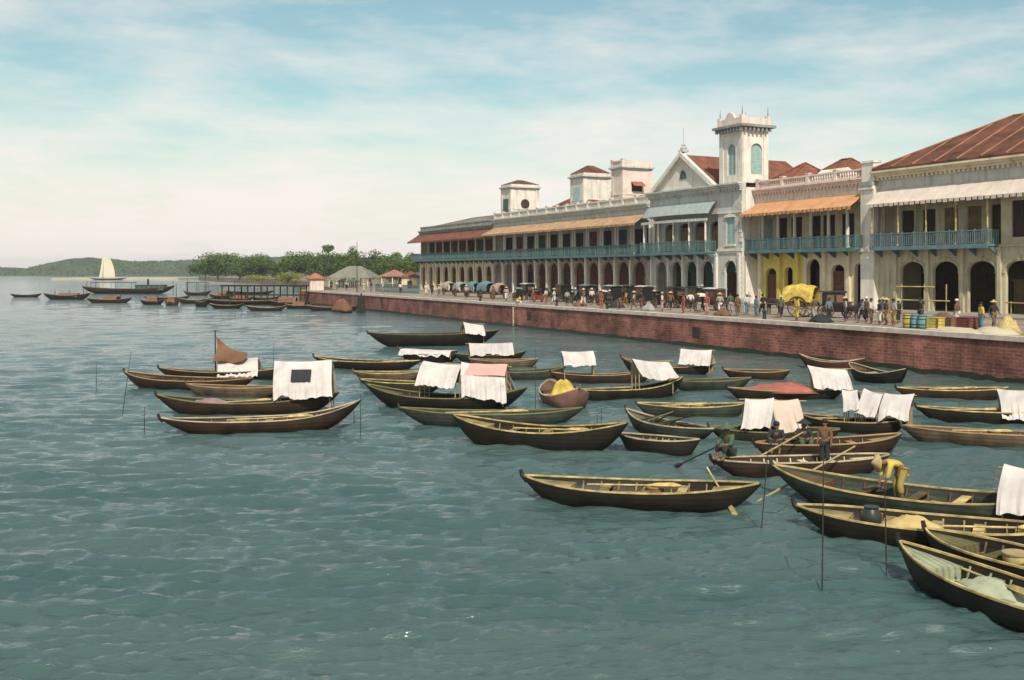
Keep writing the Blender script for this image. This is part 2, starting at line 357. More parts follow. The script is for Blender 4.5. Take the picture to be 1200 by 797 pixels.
def column(parent, x, y, z0, z1, r, m, name='column', square=False):
    k = ('col', name, round(z1-z0, 2), round(r, 2), m.name, square)
    if k not in SHM:
        mb = MB(); h = z1-z0
        if square:
            mb.box(-r, r, -r, r, .25, h-.3); mb.box(-r*1.22, r*1.22, -r*1.22, r*1.22, 0, .25); mb.box(-r*1.18, r*1.18, -r*1.18, r*1.18, h-.3, h-.18); mb.box(-r*1.3, r*1.3, -r*1.3, r*1.3, h-.18, h)
        else:
            mb.lathe([(r*1.3, 0), (r*1.3, .12), (r*1.1, .16), (r, .22), (r*.86, h-.4), (r*.9, h-.36), (r*1.2, h-.2), (r*1.2, h-.14)], n=12); mb.box(-r*1.35, r*1.35, -r*1.35, r*1.35, h-.14, h)
        SHM[k] = mb.mesh(name, m, 'auto')
    return link(name, SHM[k], parent, (x, y, z0))
def balcony(parent, x0, x1, y0, y1, m, zf=BF, zr=RT, ends=True):
    """slab with fascia; railing and brackets below it"""
    mb = MB(); mb.box(x0, x1, y0, y1, zf-.18, zf); mb.box(x0-.05, x1+.05, y0-.08, y0-.003, zf-.34, zf+.03)
    b = mb.obj('balcony', m, parent)
    mb = MB(); mb.box(x0, x1, y0-.02, y0+.06, zr-.09, zr); mb.box(x0, x1, y0, y0+.04, zf+.10, zf+.16)
    n = max(2, round((x1-x0)/1.3))
    for i in range(n+1):
        x = x0+(x1-x0)*i/n; mb.box(x-.05, x+.05, y0-.03, y0+.07, zf+.003, zr+.1)
        if i < n:
            x2 = x0+(x1-x0)*(i+1)/n; k = 5
            for j in range(1, k+1):
                xx = x+(x2-x)*j/(k+1); mb.box(xx-.035, xx+.035, y0+.003, y0+.037, zf+.163, zr-.093)
            mb.add([(x+.05, y0+.02, zf+.2), (x+.12, y0+.02, zf+.2), (x2-.05, y0+.02, zr-.12), (x2-.12, y0+.02, zr-.12)], [(0, 1, 2, 3)])
    for xe in ((x0, x1) if ends else ()):
        mb.box(xe-.04, xe+.04, y0+.08, y1, zr-.09, zr-.003)
        yy = y0+.2
        while yy < y1: mb.box(xe-.03, xe+.03, yy, yy+.06, zf+.01, zr-.095); yy += .2
    mb.obj('railing', m, b)
    n = max(2, round((x1-x0)/2.2))
    for i in range(n+1):
        x = x0+.15+(x1-x0-.3)*i/n
        k = ('bracket', round(y1-y0, 2), m.name)
        if k not in SHM:
            q = MB(); d = y1-y0; q.add([(-.07, 0, 0), (-.07, d*.9, 0), (-.07, d*.9, -.75), (.07, 0, 0), (.07, d*.9, 0), (.07, d*.9, -.75)], [(0, 1, 2), (3, 5, 4), (0, 3, 4, 1), (1, 4, 5, 2), (2, 5, 3, 0)])
            SHM[k] = q.mesh('bracket', m)
        link('bracket', SHM[k], b, (x, y0+.1, zf-.19))
    return b
def awning(parent, x0, x1, yw, out_, zl, zh, m, name='awning', ends=.5):
    nx = max(8, int((x1-x0)/.5)); grid = []
    for i in range(nx+1):
        x = x0+(x1-x0)*i/nx; row = []
        for j in range(5):
            a = j/4; sag = .05*math.sin(a*math.pi)+.02*math.sin(i*1.7+j)
            xe = x+ (ends*(a-1)*0 if False else 0)
            ins = ends*(1-a); xx = min(max(x, x0+ins), x1-ins)
            row.append((xx + (i-nx/2)*1e-4, yw-out_*a, zh+(zl-zh)*a-sag))
        grid.append(row)
    mb = MB(); mb.sheet(grid, .07)
    k = int((x1-x0)/.62)
    for i in range(k+1):       # the scalloped lower lip
        x = x0+.05+(x1-x0-.1)*i/k; mb.box(x-.22, x+.22, yw-out_-.055, yw-out_-.02, zl-.22-.05*(i % 2), zl+.03)
    return mb.obj(name, m, parent)
def cornice(parent, x0, x1, y0, z, m, d=.5, h=.5, dent=True, ret=0, name='cornice'):
    mb = MB(); a = x0-ret; b = x1+ret
    mb.box(a, b, y0-d*.45, y0-.003, z-h, z-h*.62); mb.box(a-.05, b+.05, y0-d*.72, y0-.003, z-h*.615, z-h*.3); mb.box(a-.12, b+.12, y0-d, y0-.003, z-h*.295, z)
    if dent:
        x = a+.15
        while x < b-.2: mb.box(x, x+.2, y0-d*.42, y0-.006, z-h*1.42, z-h-.004); x += .5
    return mb.obj(name, m, parent)
def balustrade(parent, x0, x1, y0, z0, z1, m, piers=3.0, name='parapet', solid=False, th=.3):
    mb = MB(); mb.box(x0, x1, y0, y0+th, z0, z0+.22); mb.box(x0, x1, y0-.06, y0+th+.06, z1-.16, z1)
    n = max(1, round((x1-x0)/piers))
    for i in range(n+1):
        x = x0+.25+(x1-x0-.5)*i/n; mb.box(x-.24, x+.24, y0-.05, y0+th+.05, z0+.003, z1+.12); mb.box(x-.3, x+.3, y0-.1, y0+th+.1, z1+.123, z1+.2)
        if i < n:
            x2 = x0+.25+(x1-x0-.5)*(i+1)/n
            if solid: mb.box(x+.24, x2-.24, y0+.08, y0+th-.08, z0+.22, z1-.16)
            else:
                k = max(2, int((x2-x-.5)/.34))
                for j in range(k):
                    xx = x+.24+(x2-x-.48)*(j+.5)/k; h = z1-z0-.38
                    mb.lathe([(.07, 0), (.12, h*.28), (.06, h*.6), (.085, h*.9), (.08, h)], (xx, y0+th/2, z0+.22), 7)
    return mb.obj(name, m, parent)
def hip(parent, x0, x1, y0, y1, z0, h, m, inx=None, iny=None, name='roof', eave=.18):
    inx = (y1-y0)/2 if inx is None else inx; mid = (y0+y1)/2
    mb = MB(); mb.box(x0, x1, y0, y1, z0-eave, z0)
    n = 10; sides = []
    A, B, Cc, Dd = (x0, y0), (x1, y0), (x1, y1), (x0, y1); r0, r1 = (x0+inx, mid), (x1-inx, mid)
    mb.add([(*A, z0+.003), (*B, z0+.003), (*Cc, z0+.003), (*Dd, z0+.003), (*r0, z0+h), (*r1, z0+h)], [(0, 1, 5, 4), (1, 2, 5), (2, 3, 4, 5), (3, 0, 4)])
    o = mb.obj(name, m, parent)
    mb = MB(); z = z0+.05
    for a, b in (((*A, z), (*r0, z0+h+.03)), ((*B, z), (*r1, z0+h+.03)), ((*Cc, z), (*r1, z0+h+.03)), ((*Dd, z), (*r0, z0+h+.03)), ((*r0, z0+h+.03), (*r1, z0+h+.03))):
        if (Vector(a)-Vector(b)).length > .3: mb.tube([a, b], .11, 6)
    mb.obj('ridge_tiles', m if m is not tileR else ribM, o)
    return o
def shell(root, Wd, dep, back=3.2, y_up=2.0, top=CO, mg=plD, mu=plW, mside=plW):
    """side walls, rear wall, floor slab, roof slab"""
    mb = MB(); mb.box(0, .35, .45, dep, 0, top); mb.box(Wd-.35, Wd, .45, dep, 0, top); mb.box(.35, Wd-.35, dep-.35, dep, 0, top); mb.obj('end_wall', mside, root)
    mb = MB(); mb.box(.35, Wd-.35, .46, dep-.35, BF-.35, BF-.03); mb.box(.35, Wd-.35, .05, dep-.35, top-.3, top-.03); mb.obj('floor_slab', plD, root)

def ground_floor(root, Wd, ops, m, mback, mdoor, top=BF-.02, th=.32, back=3.0, door_h=3.4, y=0, pil=None, pilm=None):
    mb = MB(); arch_wall(mb, 0, Wd, 0, top, ops, y, th); mb.obj('arcade_wall', m, root)
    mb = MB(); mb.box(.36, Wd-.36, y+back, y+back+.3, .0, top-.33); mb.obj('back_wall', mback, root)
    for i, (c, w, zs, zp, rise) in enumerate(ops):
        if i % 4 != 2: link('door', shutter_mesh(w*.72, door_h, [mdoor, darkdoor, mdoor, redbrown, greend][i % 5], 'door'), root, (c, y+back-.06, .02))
        else:
            q = MB(); q.box(c-w*.3, c+w*.3, y+back-.12, y+back-.003, .02, 2.7); q.box(c-w*.36, c+w*.36, y+back-.16, y+back-.003, 2.703, 2.9); q.obj('door', ochre, root)
        # moulded arch band
        if rise > 0:
            k = ('arch', round(w, 2), round(rise, 2), m.name)
            if k not in SHM:
                q = MB(); seg = 12; vs = []; fs = []
                for i in range(seg+1):
                    a = math.pi*i/seg; ca, sa = math.cos(a), math.sin(a)
                    for rr, yy in ((1.02, -.07), (1.02, -.004), (1.18, -.004), (1.18, -.07)):
                        vs.append((-(w/2)*ca*rr, yy, rise*sa*(rr if rise > w*.4 else rr+.1)))
                for i in range(seg):
                    for j in range(4): fs.append((i*4+j, i*4+(j+1) % 4, (i+1)*4+(j+1) % 4, (i+1)*4+j))
                fs += [(0, 3, 2, 1), (seg*4, seg*4+1, seg*4+2, seg*4+3)]
                q.add(vs, fs); q.box(-w*.62, -w*.5, -.09, -.004, -.16, 0-.003); q.box(w*.5, w*.62, -.09, -.004, -.16, -.003); SHM[k] = q.mesh('arch_moulding', m)
            link('arch_moulding', SHM[k], root, (c, y, zp))
    q = MB(); q.box(.02, Wd-.02, y-.10, y-.003, top-.22, top-.06); q.obj('string_course', m, root)
    q = MB(); q.box(.02, Wd-.02, y-.07, y-.003, 0, .55); q.obj('plinth', plD, root) if False else None
    for (c, w, zs, zp, rise) in ops:
        if rise > 0:
            k2 = ('key', round(rise, 2), m.name)
            if k2 not in SHM: q = MB(); q.prism([(-.13, rise-.02), (.13, rise-.02), (.2, rise+.42), (-.2, rise+.42)], -.14, -.074); SHM[k2] = q.mesh('keystone', m)
            link('keystone', SHM[k2], root, (c, y, zp))
    if pil:
        for x in pil:
            column(root, x, y-.06, 0, top-.25, .17, pilm or m, 'pilaster', True)

def bays(a, b, n): return [a+(b-a)*(i+.5)/n for i in range(n)]

def upper_floor(root, Wd, n, m, mshut, y_back=1.8, colm=None, x0=.0, x1=None, twin=False, r=.17, ztop=AH, wall_top=CO, fill=1.0, colz=None):
    x1 = Wd if x1 is None else x1
    cs = bays(x0, x1, n); w = (x1-x0)/n
    mb = MB(); arch_wall(mb, x0+.36, x1-.36, BF, ztop, [(c, w*.80, BF, BF+3.35, 0) for c in cs], y_back, .3); mb.obj('upper_wall', m, root)
    for i, c in enumerate(cs): link('shutter_door', shutter_mesh(w*.80-.05, 3.3, [mshut, darkdoor, mshut, greend, darkdoor, redbrown][(i*5+n) % 6], 'shutter_door'), root, (c, y_back+(.12 if i % 3 else .25), BF+.02))
    if colm:
        for i in range(n+1):
            x = x0+.3+(x1-x0-.6)*i/n
            if twin and 0 < i < n:
                column(root, x-.3, .15, BF, colz or AL+.6, r, colm); column(root, x+.3, .15, BF, colz or AL+.6, r, colm)
            else: column(root, x, .25, BF, colz or AL+.6, r*1.15, colm)
    mb = MB(); mb.box(x0, x1, 0, .5, (colz or AL+.6)+.003, wall_top); return mb.obj('entablature', m, root)
def base(px, t): return U(px, t)
T0 = 22.0
def root_at(name, label, u0, t): return thing(name, label, 'building', P(u0, t, G), ROT, None)

# --- far end shop-house with the brown tiled veranda
u0, u1 = U(441.5, T0), U(504, T0); Wd = u1-u0
b1 = root_at('veranda_house', 'far end two storey house with brown tiled veranda roof and low grey brown hipped roof', u0, T0)
shell(b1, Wd, 15, top=CO-.6, mside=plC)
ops = [(c, 2.75, 0, 3.3, 1.2) for c in bays(.3, Wd-.1, 9)]
ground_floor(b1, Wd, ops, plC, redbrown, redbrown, back=3.6, pil=[Wd*i/9 for i in range(1, 9)])
upper_floor(b1, Wd, 9, plB, redbrown, colm=plC, twin=False, r=.16, wall_top=CO-.6, colz=AL+.2)
balcony(b1, -.6, Wd-.05, -1.3, -.003, teal)
awning(b1, -1.4, Wd-.1, -.02, 2.0, AL-.3, AH-.1, tileB, 'veranda_roof')
cornice(b1, 0, Wd-.05, 0, CO-.55, plD, .45, .45)
mb = MB(); mb.box(.1, Wd-.1, .1, .4, CO-.547, CO+.1); mb.box(.05, Wd-.05, .02, .48, CO+.103, CO+.25); mb.obj('parapet', plD, b1)
hip(b1, 1.5, Wd-8, 2, 14, CO+.3, 1.6, tileG); hip(b1, Wd-14, Wd-.3, 3, 14, CO+.3, 2.5, tileG)

# --- the long arcade house with the orange awning and three roof towers
u0b, u1b = u1+.004, U(637, T0); Wd = u1b-u0b
b2 = root_at('arcade_house', 'long house with twelve arches, an orange awning along its length and three square roof towers', u0b, T0)
shell(b2, Wd, 16)
ops = [(c, 2.95, 0, 3.4, 1.4) for c in bays(.1, Wd-.4, 12)]
ground_floor(b2, Wd, ops, plS, redbrown, redbrown, back=3.6, pil=[.1+(Wd-.5)*i/12 for i in range(1, 12)], pilm=plW)
upper_floor(b2, Wd, 12, plG, darkdoor, colm=plW, twin=True, r=.16)
balcony(b2, .05, Wd-.05, -1.3, -.003, teal)
awning(b2, .1, Wd-.2, -.02, 2.1, AL, AH, mat('tan_awning', (.43, .27, .155), .85, .3, .9, .2, .35, tile='roof'))
cornice(b2, 0, Wd, 0, CO+.2, plG, .55, .55)
balustrade(b2, .1, Wd-.1, .1, CO+.2, PA+.25, plW, 3.2)
hip(b2, 9, 28, 3, 15, CO+.4, 3.6, tileR)
hip(b2, Wd-13, Wd+6, 8, 19, CO+.6, 3.4, tileR)
def tower(bld, px0, px1, wy, z1, m, y0, u_off, label=None, roof=None, roof_h=1.0, window=None, z0=CO-.2, mface=None):
    """square roof tower: shaft with string courses, cornice, parapet or roof, openings"""
    x0 = U(px0, T0+y0)-u_off; x1 = U(px1, T0+y0)-u_off
    mb = MB(); mb.box(x0, x1, y0, y0+wy, z0, z1-.6)
    for zz in (z0+(z1-z0)*.32,): mb.box(x0-.08, x1+.08, y0-.08, y0+wy+.08, zz, zz+.16)
    for xx in (x0, x1-.5):
        for yy in (y0, y0+wy-.5): mb.box(xx-.06, xx+.56, yy-.06, yy+.56, z0+.05, z1-.95)
    t = mb.obj('tower', m, bld)
    mb = MB(); mb.box(x0-.15, x1+.15, y0-.15, y0+wy+.15, z1-.9, z1-.72); mb.box(x0-.35, x1+.35, y0-.35, y0+wy+.35, z1-.717, z1-.5); mb.obj('cornice', plG, t)
    if roof: 
        mb = MB(); mb.box(x0-.05, x1+.05, y0-.05, y0+wy+.05, z1-.497, z1-.1); mb.obj('parapet', mface or m, t)
        cx, cy = (x0+x1)/2, y0+wy/2; mb = MB()
        mb.add([(x0-.1, y0-.1, z1-.097), (x1+.1, y0-.1, z1-.097), (x1+.1, y0+wy+.1, z1-.097), (x0-.1, y0+wy+.1, z1-.097), (cx, cy-.5, z1+roof_h), (cx, cy+.5, z1+roof_h)], [(0, 3, 2, 1), (0, 1, 4), (1, 2, 5, 4), (2, 3, 5), (3, 0, 4, 5)])
        mb.obj('roof', roof, t)
    return t, x0, x1
yw = 1.2
t1, x0, x1 = tower(b2, 511, 519, 5.0, 17.9, plW, yw, u0b, roof=tileR, roof_h=.7)
mb = MB(); mb.lathe([(.75, 0), (.75, .08)], (x1+.085, yw+2.5, 14.6), 16, 'x'); mb.obj('round_window', darkdoor, t1)
mb = MB(); mb.box(x0+.9, x1-.9, yw-.1, yw-.066, 13.2, 15.4); mb.obj('window', greend, t1)
t2, x0, x1 = tower(b2, 570, 581, 4.3, 17.7, plW, yw, u0b, roof=tileR, roof_h=1.1, mface=plP)
mb = MB()
for i in range(9): mb.box(x1+.085, x1+.13, yw+.7+i*.33, yw+.86+i*.33, 12.3, 13.6)
mb.box(x1+.085, x1+.15, yw+.6, yw+3.6, 13.603, 13.75); mb.obj('brick_lattice', clothR, t2)
mb = MB(); mb.box(x0+1.0, x1-1.0, yw-.1, yw-.066, 13.2, 15.6); mb.obj('window', tealsh, t2)
t3, x0, x1 = tower(b2, 605, 614.5, 4.4, 18.0, plP, yw, u0b)
balustrade(t3, x0-.1, x1+.1, yw-.1, 17.503, 18.3, plP, 2.2, solid=True)
mb = MB(); mb.box(x0-.1, x0+.2, yw+.25, yw+4.4, 17.503, 18.3); mb.box(x1-.2, x1+.12, yw+.25, yw+4.45, 17.503, 18.3); mb.box(x0+.2, x1-.2, yw+4.1, yw+4.4, 17.503, 18.3); mb.obj('parapet', plP, t3)
mb = MB(); mb.box(x1+.066, x1+.09, yw+1.3, yw+2.9, 14.2, 15.4); f = mb.obj('window', darkdoor, t3)
mb = MB(); mb.add([(x1+.1, yw+1.2, 15.5), (x1+.1, yw+3.0, 15.5), (x1+.9, yw+3.0, 14.9), (x1+.9, yw+1.2, 14.9), (x1+.1, yw+1.2, 15.42), (x1+.1, yw+3.0, 15.42), (x1+.88, yw+3.0, 14.84), (x1+.88, yw+1.2, 14.84)], [(0, 1, 2, 3), (4, 7, 6, 5), (0, 3, 7, 4), (1, 5, 6, 2), (2, 6, 7, 3), (0, 4, 5, 1)]); mb.obj('window_hood', clothR, t3)
mb = MB()
for i in range(9): mb.box(x1+.085, x1+.13, yw+.7+i*.33, yw+.86+i*.33, 12.0, 13.2)
mb.obj('brick_lattice', clothR, t3)

# --- pedimented house with bowed veranda and the tall tower
TB = 20.3
u0c, uT, u1c = U(637.5, TB), U(695.5, TB), U(716, TB); Wd = u1c-u0c; WT = uT-u0c
b3 = root_at('pediment_house', 'grey house with triangular pediment, bowed teal veranda and tall square tower at its right corner', u0c, TB)
shell(b3, Wd, 16, top=CO+.6, mside=plW)
cs = bays(1.0, WT-.5, 4)
ops = [(c, 2.35, 0, 3.55, 1.15) for c in cs]+[((WT+Wd)/2+.1, 2.2, 0, 3.6, 1.1)]
ground_floor(b3, Wd, ops, plG, greend, darkdoor, back=3.6, pil=[.5]+[1.2+(WT-1.8)*i/4 for i in range(1, 4)]+[WT-.2, Wd-.35], pilm=plW)
mb = MB(); arch_wall(mb, .36, WT, BF, CO, [(c, 2.2, BF, BF+2.9, .5) for c in cs], 1.2, .35); arch_wall(mb, WT, Wd, BF-.017, CO+.6, [((WT+Wd)/2+.1, 1.5, BF+.7, BF+3.6, 0)], 0, .4); mb.box(0, WT, 0, .4, AL+.35, CO+.6); mb.obj('upper_wall', plG, b3)
for c in cs: link('blind', shutter_mesh(2.1, 2.85, ochre, 'blind'), b3, (c, 1.4, BF+.02))
link('window_shutter', shutter_mesh(1.5, 2.9, tealsh, 'window_shutter'), b3, ((WT+Wd)/2+.1, .1, BF+.7))
bcx = WT/2; bw = WT-.6
balcony(b3, .25, WT-.4, -1.5, -.003, teal)
for i in range(5): column(b3, .6+(WT-1.3)*i/4, -1.2, BF, AL-.15, .12, plW)
# bowed veranda roof: curved sheet fuller in the middle
grid = []
for i in range(25):
    a = i/24; x = .1+(WT-.3)*a; bow = .7+.85*math.sin(a*math.pi)**.7; row = []
    for j in range(7):
        q = j/6; row.append((x, -.02-(bow+.45)*q, AH+.5-1.35*q**1.6))
    grid.append(row)
mb = MB(); mb.sheet(grid, .08); mb.obj('veranda_roof', tealL, b3, smooth='auto')
mb = MB()
for i in range(24):
    g0, g1 = grid[i][6], grid[i+1][6]; mb.box(g0[0], g1[0]-.01, min(g0[1], g1[1])+.02, min(g0[1], g1[1])+.08, AL-.42, AL-.42+.3)
mb.obj('veranda_fringe', plG, b3)
cornice(b3, 0, Wd, 0, CO+1.1, plG, .75, .6, ret=.1)
mb = MB(); mb.box(0, Wd, .02, .5, CO+.6, CO+1.097); mb.obj('frieze', plG, b3)
px0, px1, ap = .5, WT-.3, CO+1.1
mb = MB(); cxp = (px0+px1)/2; hP = 17.2-ap
mb.prism([(px0+.5, ap+.003), (px1-.5, ap+.003), (cxp, ap+hP-.45)], .05, .5); pd = mb.obj('pediment', plW, b3)
mb = MB(); sl = math.hypot(cxp-px0, hP)
for (xa, xb) in ((px0-.2, cxp), (px1+.2, cxp)):
    mb.prism([(xa, ap+.006), (xa+(.9 if xa < xb else -.9), ap+.006), (xb, ap+hP-.42), (xb, ap+hP+.12)] if xa < xb else [(xa-.9, ap+.006), (xa, ap+.006), (xb, ap+hP+.12), (xb, ap+hP-.42)], -.45, .047)
mb.obj('raking_cornice', plW, pd)
mb = MB(); mb.prism([(cxp+.65*math.cos(a*math.pi/8), ap+1.2+1.0*math.sin(a*math.pi/8)) for a in range(9)], -.03, .047); mb.obj('lunette_window', greend, pd)
mb = MB(); mb.box(cxp-.5, cxp+.5, -.3, .5, ap+hP+.1, ap+hP+.35); mb.lathe([(.35, .35), (.42, .6), (.2, .75), (.28, .95), (.05, 1.15), (.03, 2.9), (.0, 3.0)], (cxp, .1, ap+hP), 10); mb.obj('finial', plG, pd)
mb = MB(); mb.add([(px0, .5, ap+.01), (px1, .5, ap+.01), (cxp, .5, ap+hP-.2), (px0, 15, ap+.01), (px1, 15, ap+.01), (cxp, 15, ap+hP-.2)], [(0, 2, 1), (3, 4, 5), (0, 3, 5, 2), (1, 2, 5, 4), (0, 1, 4, 3)]); mb.obj('roof', tileB, b3)
hip(b3, WT, Wd+.2, 5.5, 15, CO+1.2, 2.6, tileB, inx=2.2)
# belt courses and quoins of the tower bay
mb = MB(); mb.box(WT-.05, Wd+.06, -.14, -.003, BF-.05, BF+.25); mb.obj('belt_course', plW, b3)
mb = MB(); mb.box(WT+.05, Wd+.06, -.12, -.003, BF+4.05, BF+4.25); mb.obj('belt_course', plW, b3)
qm = MB(); qm.box(-.02, .5, -.07, -.003, 0, .42); qm = qm.mesh('quoin', plW); qs = MB(); qs.box(-.02, .32, -.07, -.003, 0, .42); qs = qs.mesh('quoin', plW)
for i in range(10):
    if abs(.6+i*.5-BF) > .1: link('quoin', qm if i % 2 else qs, b3, (Wd-.5 if i % 2 else Wd-.32, 0, BF+.55+i*.62 if False else .3+i*.52))
for i in range(9): link('quoin', qm if i % 2 else qs, b3, (Wd-.5 if i % 2 else Wd-.32, 0, BF+4.4+i*.0 if i == 0 else BF+.4+i*.52 if .4+i*.52 < 3.6 else BF+4.35+(i-7)*.52))
mb = MB(); wc = (WT+Wd)/2+.1; mb.box(wc-.95, wc+.95, -.16, -.003, BF+3.62, BF+3.78); mb.prism([(wc-1.0, BF+3.783), (wc+1.0, BF+3.783), (wc, BF+4.04)], -.14, -.003); mb.box(wc-.95, wc+.95, -.16, -.003, BF+.5, BF+.68); mb.obj('window_surround', plW, b3)
# tall tower
xt0, xt1 = WT+.25, Wd-.12; wy = 3.5; zb, zt = CO+1.1, 18.7
mb = MB(); cT = (xt0+xt1)/2
arch_wall(mb, xt0, xt1, zb, zt, [(cT, 1.5, zb+.9, zb+3.5, .75)], .12, .35); mb.box(xt0, xt0+.35, .47, wy, zb, zt); mb.box(xt0+.35, xt1-.35, wy-.35, wy, zb, zt)
tw = mb.obj('tower', plW, b3)
mb = MB(); q = MB(); arch_wall(q, .47, wy, zb, zt, [(wy/2+.25, 1.5, zb+.9, zb+3.5, .75)], 0, .35)
mb.add([(xt1-.35+.35-v[1], v[0], v[2]) for v in q.v], q.f); mb.obj('tower_side_wall', plW, tw)
mb = MB()
for xx in (xt0, xt1-.55):
    mb.box(xx-.08, xx+.63, .03, .117, zb+.02, zt)
for yy in (.12, wy-.6): mb.box(xt1+.003, xt1+.09, yy, yy+.6, zb+.02, zt)
mb.box(xt0-.05, xt1+.12, .0, .115, zt-.5, zt-.3); mb.obj('corner_pilaster', plW, tw)
link('window', shutter_mesh(1.5, 3.3, tealsh, 'window'), tw, (cT, .35, zb+.9))
o = link('window', shutter_mesh(1.5, 3.3, tealsh, 'window'), tw, (xt1-.2, wy/2+.25, zb+.9)); o.rotation_euler.z = R(90)
mb = MB(); mb.box(xt0-.3, xt1+.3, -.2, wy+.3, zt, zt+.22); mb.box(xt0-.65, xt1+.65, -.55, wy+.65, zt+.223, zt+.5)
x = xt0-.2
while x < xt1+.2: mb.box(x, x+.22, -.45, -.203, zt-.2, zt+.217); x += .55
y = 0.1
while y < wy+.1: mb.box(xt1+.303, xt1+.52, y, y+.22, zt-.2, zt+.217); y += .55
mb.obj('cornice', plD, tw)
mb = MB()
for (a, b, c, d) in ((xt0-.2, xt1+.2, -.1, .15), (xt0-.2, xt1+.2, wy-.05, wy+.2), (xt0-.2, xt0+.05, .153, wy-.053), (xt1-.05, xt1+.2, .153, wy-.053)): mb.box(a, b, c, d, zt+.503, zt+1.25)
for xx in (xt0-.2, xt1-.25):
    for yy in (-.13, wy-.25): mb.box(xx-.03, xx+.48, yy, yy+.48, zt+.506, zt+1.5)
mb.prism([(cT-.9, zt+1.253), (cT+.9, zt+1.253), (cT+.5, zt+1.75), (cT, zt+2.0), (cT-.5, zt+1.75)], -.1, .15)
mb.obj('parapet', plP, tw)
for xx in (xt0, xt1):
    for yy in (.1, wy): 
        mb = MB(); mb.tube([(xx, yy, zt+1.5), (xx, yy, zt+2.5)], [.05, .015], 6); mb.obj('finial_spike', iron, tw)

# --- cream house with yellow shopfront
u0d, u1d = u1c+.004, U(832, T0); Wd = u1d-u0d
b4 = root_at('yellow_shop_house', 'cream house with yellow ground floor wall, orange awning and white balustrade above', u0d, T0)
shell(b4, Wd, 15, top=CO+.1)
def X4(px, y=0): return U(px, T0+y)-u0d
ops = []
for a, b, s, zp, rise in ((719, 728, 0, 4.3, 0), (736, 745, 0, 3.3, .6), (752, 759, 0, 3.5, .5), (771, 782, 0, 3.9, .9), (792, 803, 1.0, 3.6, .6), (811.5, 820, 0, 3.8, .5)):
    xa, xb = max(.4, X4(a)), X4(b); ops.append(((xa+xb)/2, xb-xa, s, zp, rise))
mb = MB(); cut = X4(768); oy = [q for q in ops if q[0] < cut]; oc = [q for q in ops if q[0] > cut]; cut0 = X4(731)
o1 = oy[:1]; oy = oy[1:]
arch_wall(mb, 0, cut0, 0, BF-.02, o1, 0, .45); mb.obj('arcade_wall', plC, b4); mb = MB(); arch_wall(mb, cut, Wd, 0, BF-.02, oc, 0, .45); mb.obj('arcade_wall', plC, b4)
mb = MB(); arch_wall(mb, cut0, cut, 0, BF-.02, oy, 0, .45); mb.obj('arcade_wall', plY, b4)
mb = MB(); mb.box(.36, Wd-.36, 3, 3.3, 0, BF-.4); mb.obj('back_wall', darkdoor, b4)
for i, q in enumerate(ops):
    link('window' if i == 4 else 'door', shutter_mesh(q[1]-.04, (q[3]-q[2])*.98, redbrown if i in (1, 4) else darkdoor, 'window' if i == 4 else 'door'), b4, (q[0], .25 if i in (1, 4) else 1.2, q[2]+.01))
for px in (732.5, 748.5, 764, 787, 807.5): column(b4, X4(px), -.08, 0, BF-.3, .22, plC if px > 766 or px < 735 else plY, 'pilaster', True)
cs = [X4(p) for p in (728.5, 740, 752.5, 768, 780, 796, 813)]
mb = MB(); arch_wall(mb, .36, Wd-.5, BF, AH, [(c, 1.75, BF, BF+3.4, 0) for c in cs], 1.5, .3); mb.obj('upper_wall', plC, b4)
for i, c in enumerate(cs): link('shutter_door', shutter_mesh(1.72, 3.35, tealsh if i == 0 else darkdoor, 'shutter_door'), b4, (c, 1.62, BF+.02))
for px in (722, 733, 746, 760, 774, 789, 805, 820.5): column(b4, X4(px), .1, BF, AL+.6, .19, plW)
mb = MB(); mb.box(0, Wd, 0, .5, AL+.603, CO+.1); mb.obj('entablature', plW, b4)
k = 26; mb = MB(); mb.box(0, (Wd-2.4)*.55/k, -.06, -.004, AH+.35, CO-.35); fm = mb.mesh('frieze_panel', plP)
for i in range(k): link('frieze_panel', fm, b4, (.5+(Wd-2.4)*i/k, 0, 0))
balcony(b4, .1, X4(822), -1.4, -.003, teal)
awning(b4, .0, X4(822), -.02, 2.1, AL, AH, tileO)
cornice(b4, 0, Wd-1.7, 0, CO+.35, plP, .5, .5)
balustrade(b4, .1, Wd-1.6, .05, CO+.353, PA+.35, plP, 4.5)
mb = MB(); x = Wd-1.75
mb.box(x, Wd-.02, -.55, -.003, 0, AH+.3); mb.box(x-.1, Wd+.08-.1, -.7, -.003, BF-.4, BF-.1); mb.box(x-.1, Wd-.02, -.7, -.003, AH+.303, AH+.6); mb.box(x+.1, Wd-.1, -.5, -.003, CO-.1, PA+.7); mb.box(x, Wd-.02, -.6, .5, PA+.703, PA+.9); mb.obj('corner_pier', plW, b4)
mb = MB(); mb.box(x-.05, Wd-.05, -.75, -.003, AH+.603, CO-.15); mb.obj('corbel', plD, b4)
hip(b4, 1.5, 8, 4, 13, CO+.8, 2.8, tileB, inx=2.5); hip(b4, 9.5, 15.5, 5, 14, CO+.5, 2.6, tileB, inx=2.5); hip(b4, Wd-5, Wd+1.0, 8, 16, CO+1.3, 2.6, tileB, inx=2)
mb = MB(); mb.add([(4.5, 2.2, CO+.2), (11.5, 2.2, CO+.2), (11.5, 6.5, CO+.2), (4.5, 6.5, CO+.2), (6, 4, CO+2.1), (10, 4, CO+2.1)], [(0, 1, 5, 4), (1, 2, 5), (2, 3, 4, 5), (3, 0, 4), (0, 3, 2, 1)]); mb.obj('roof_lantern', plW, b4)

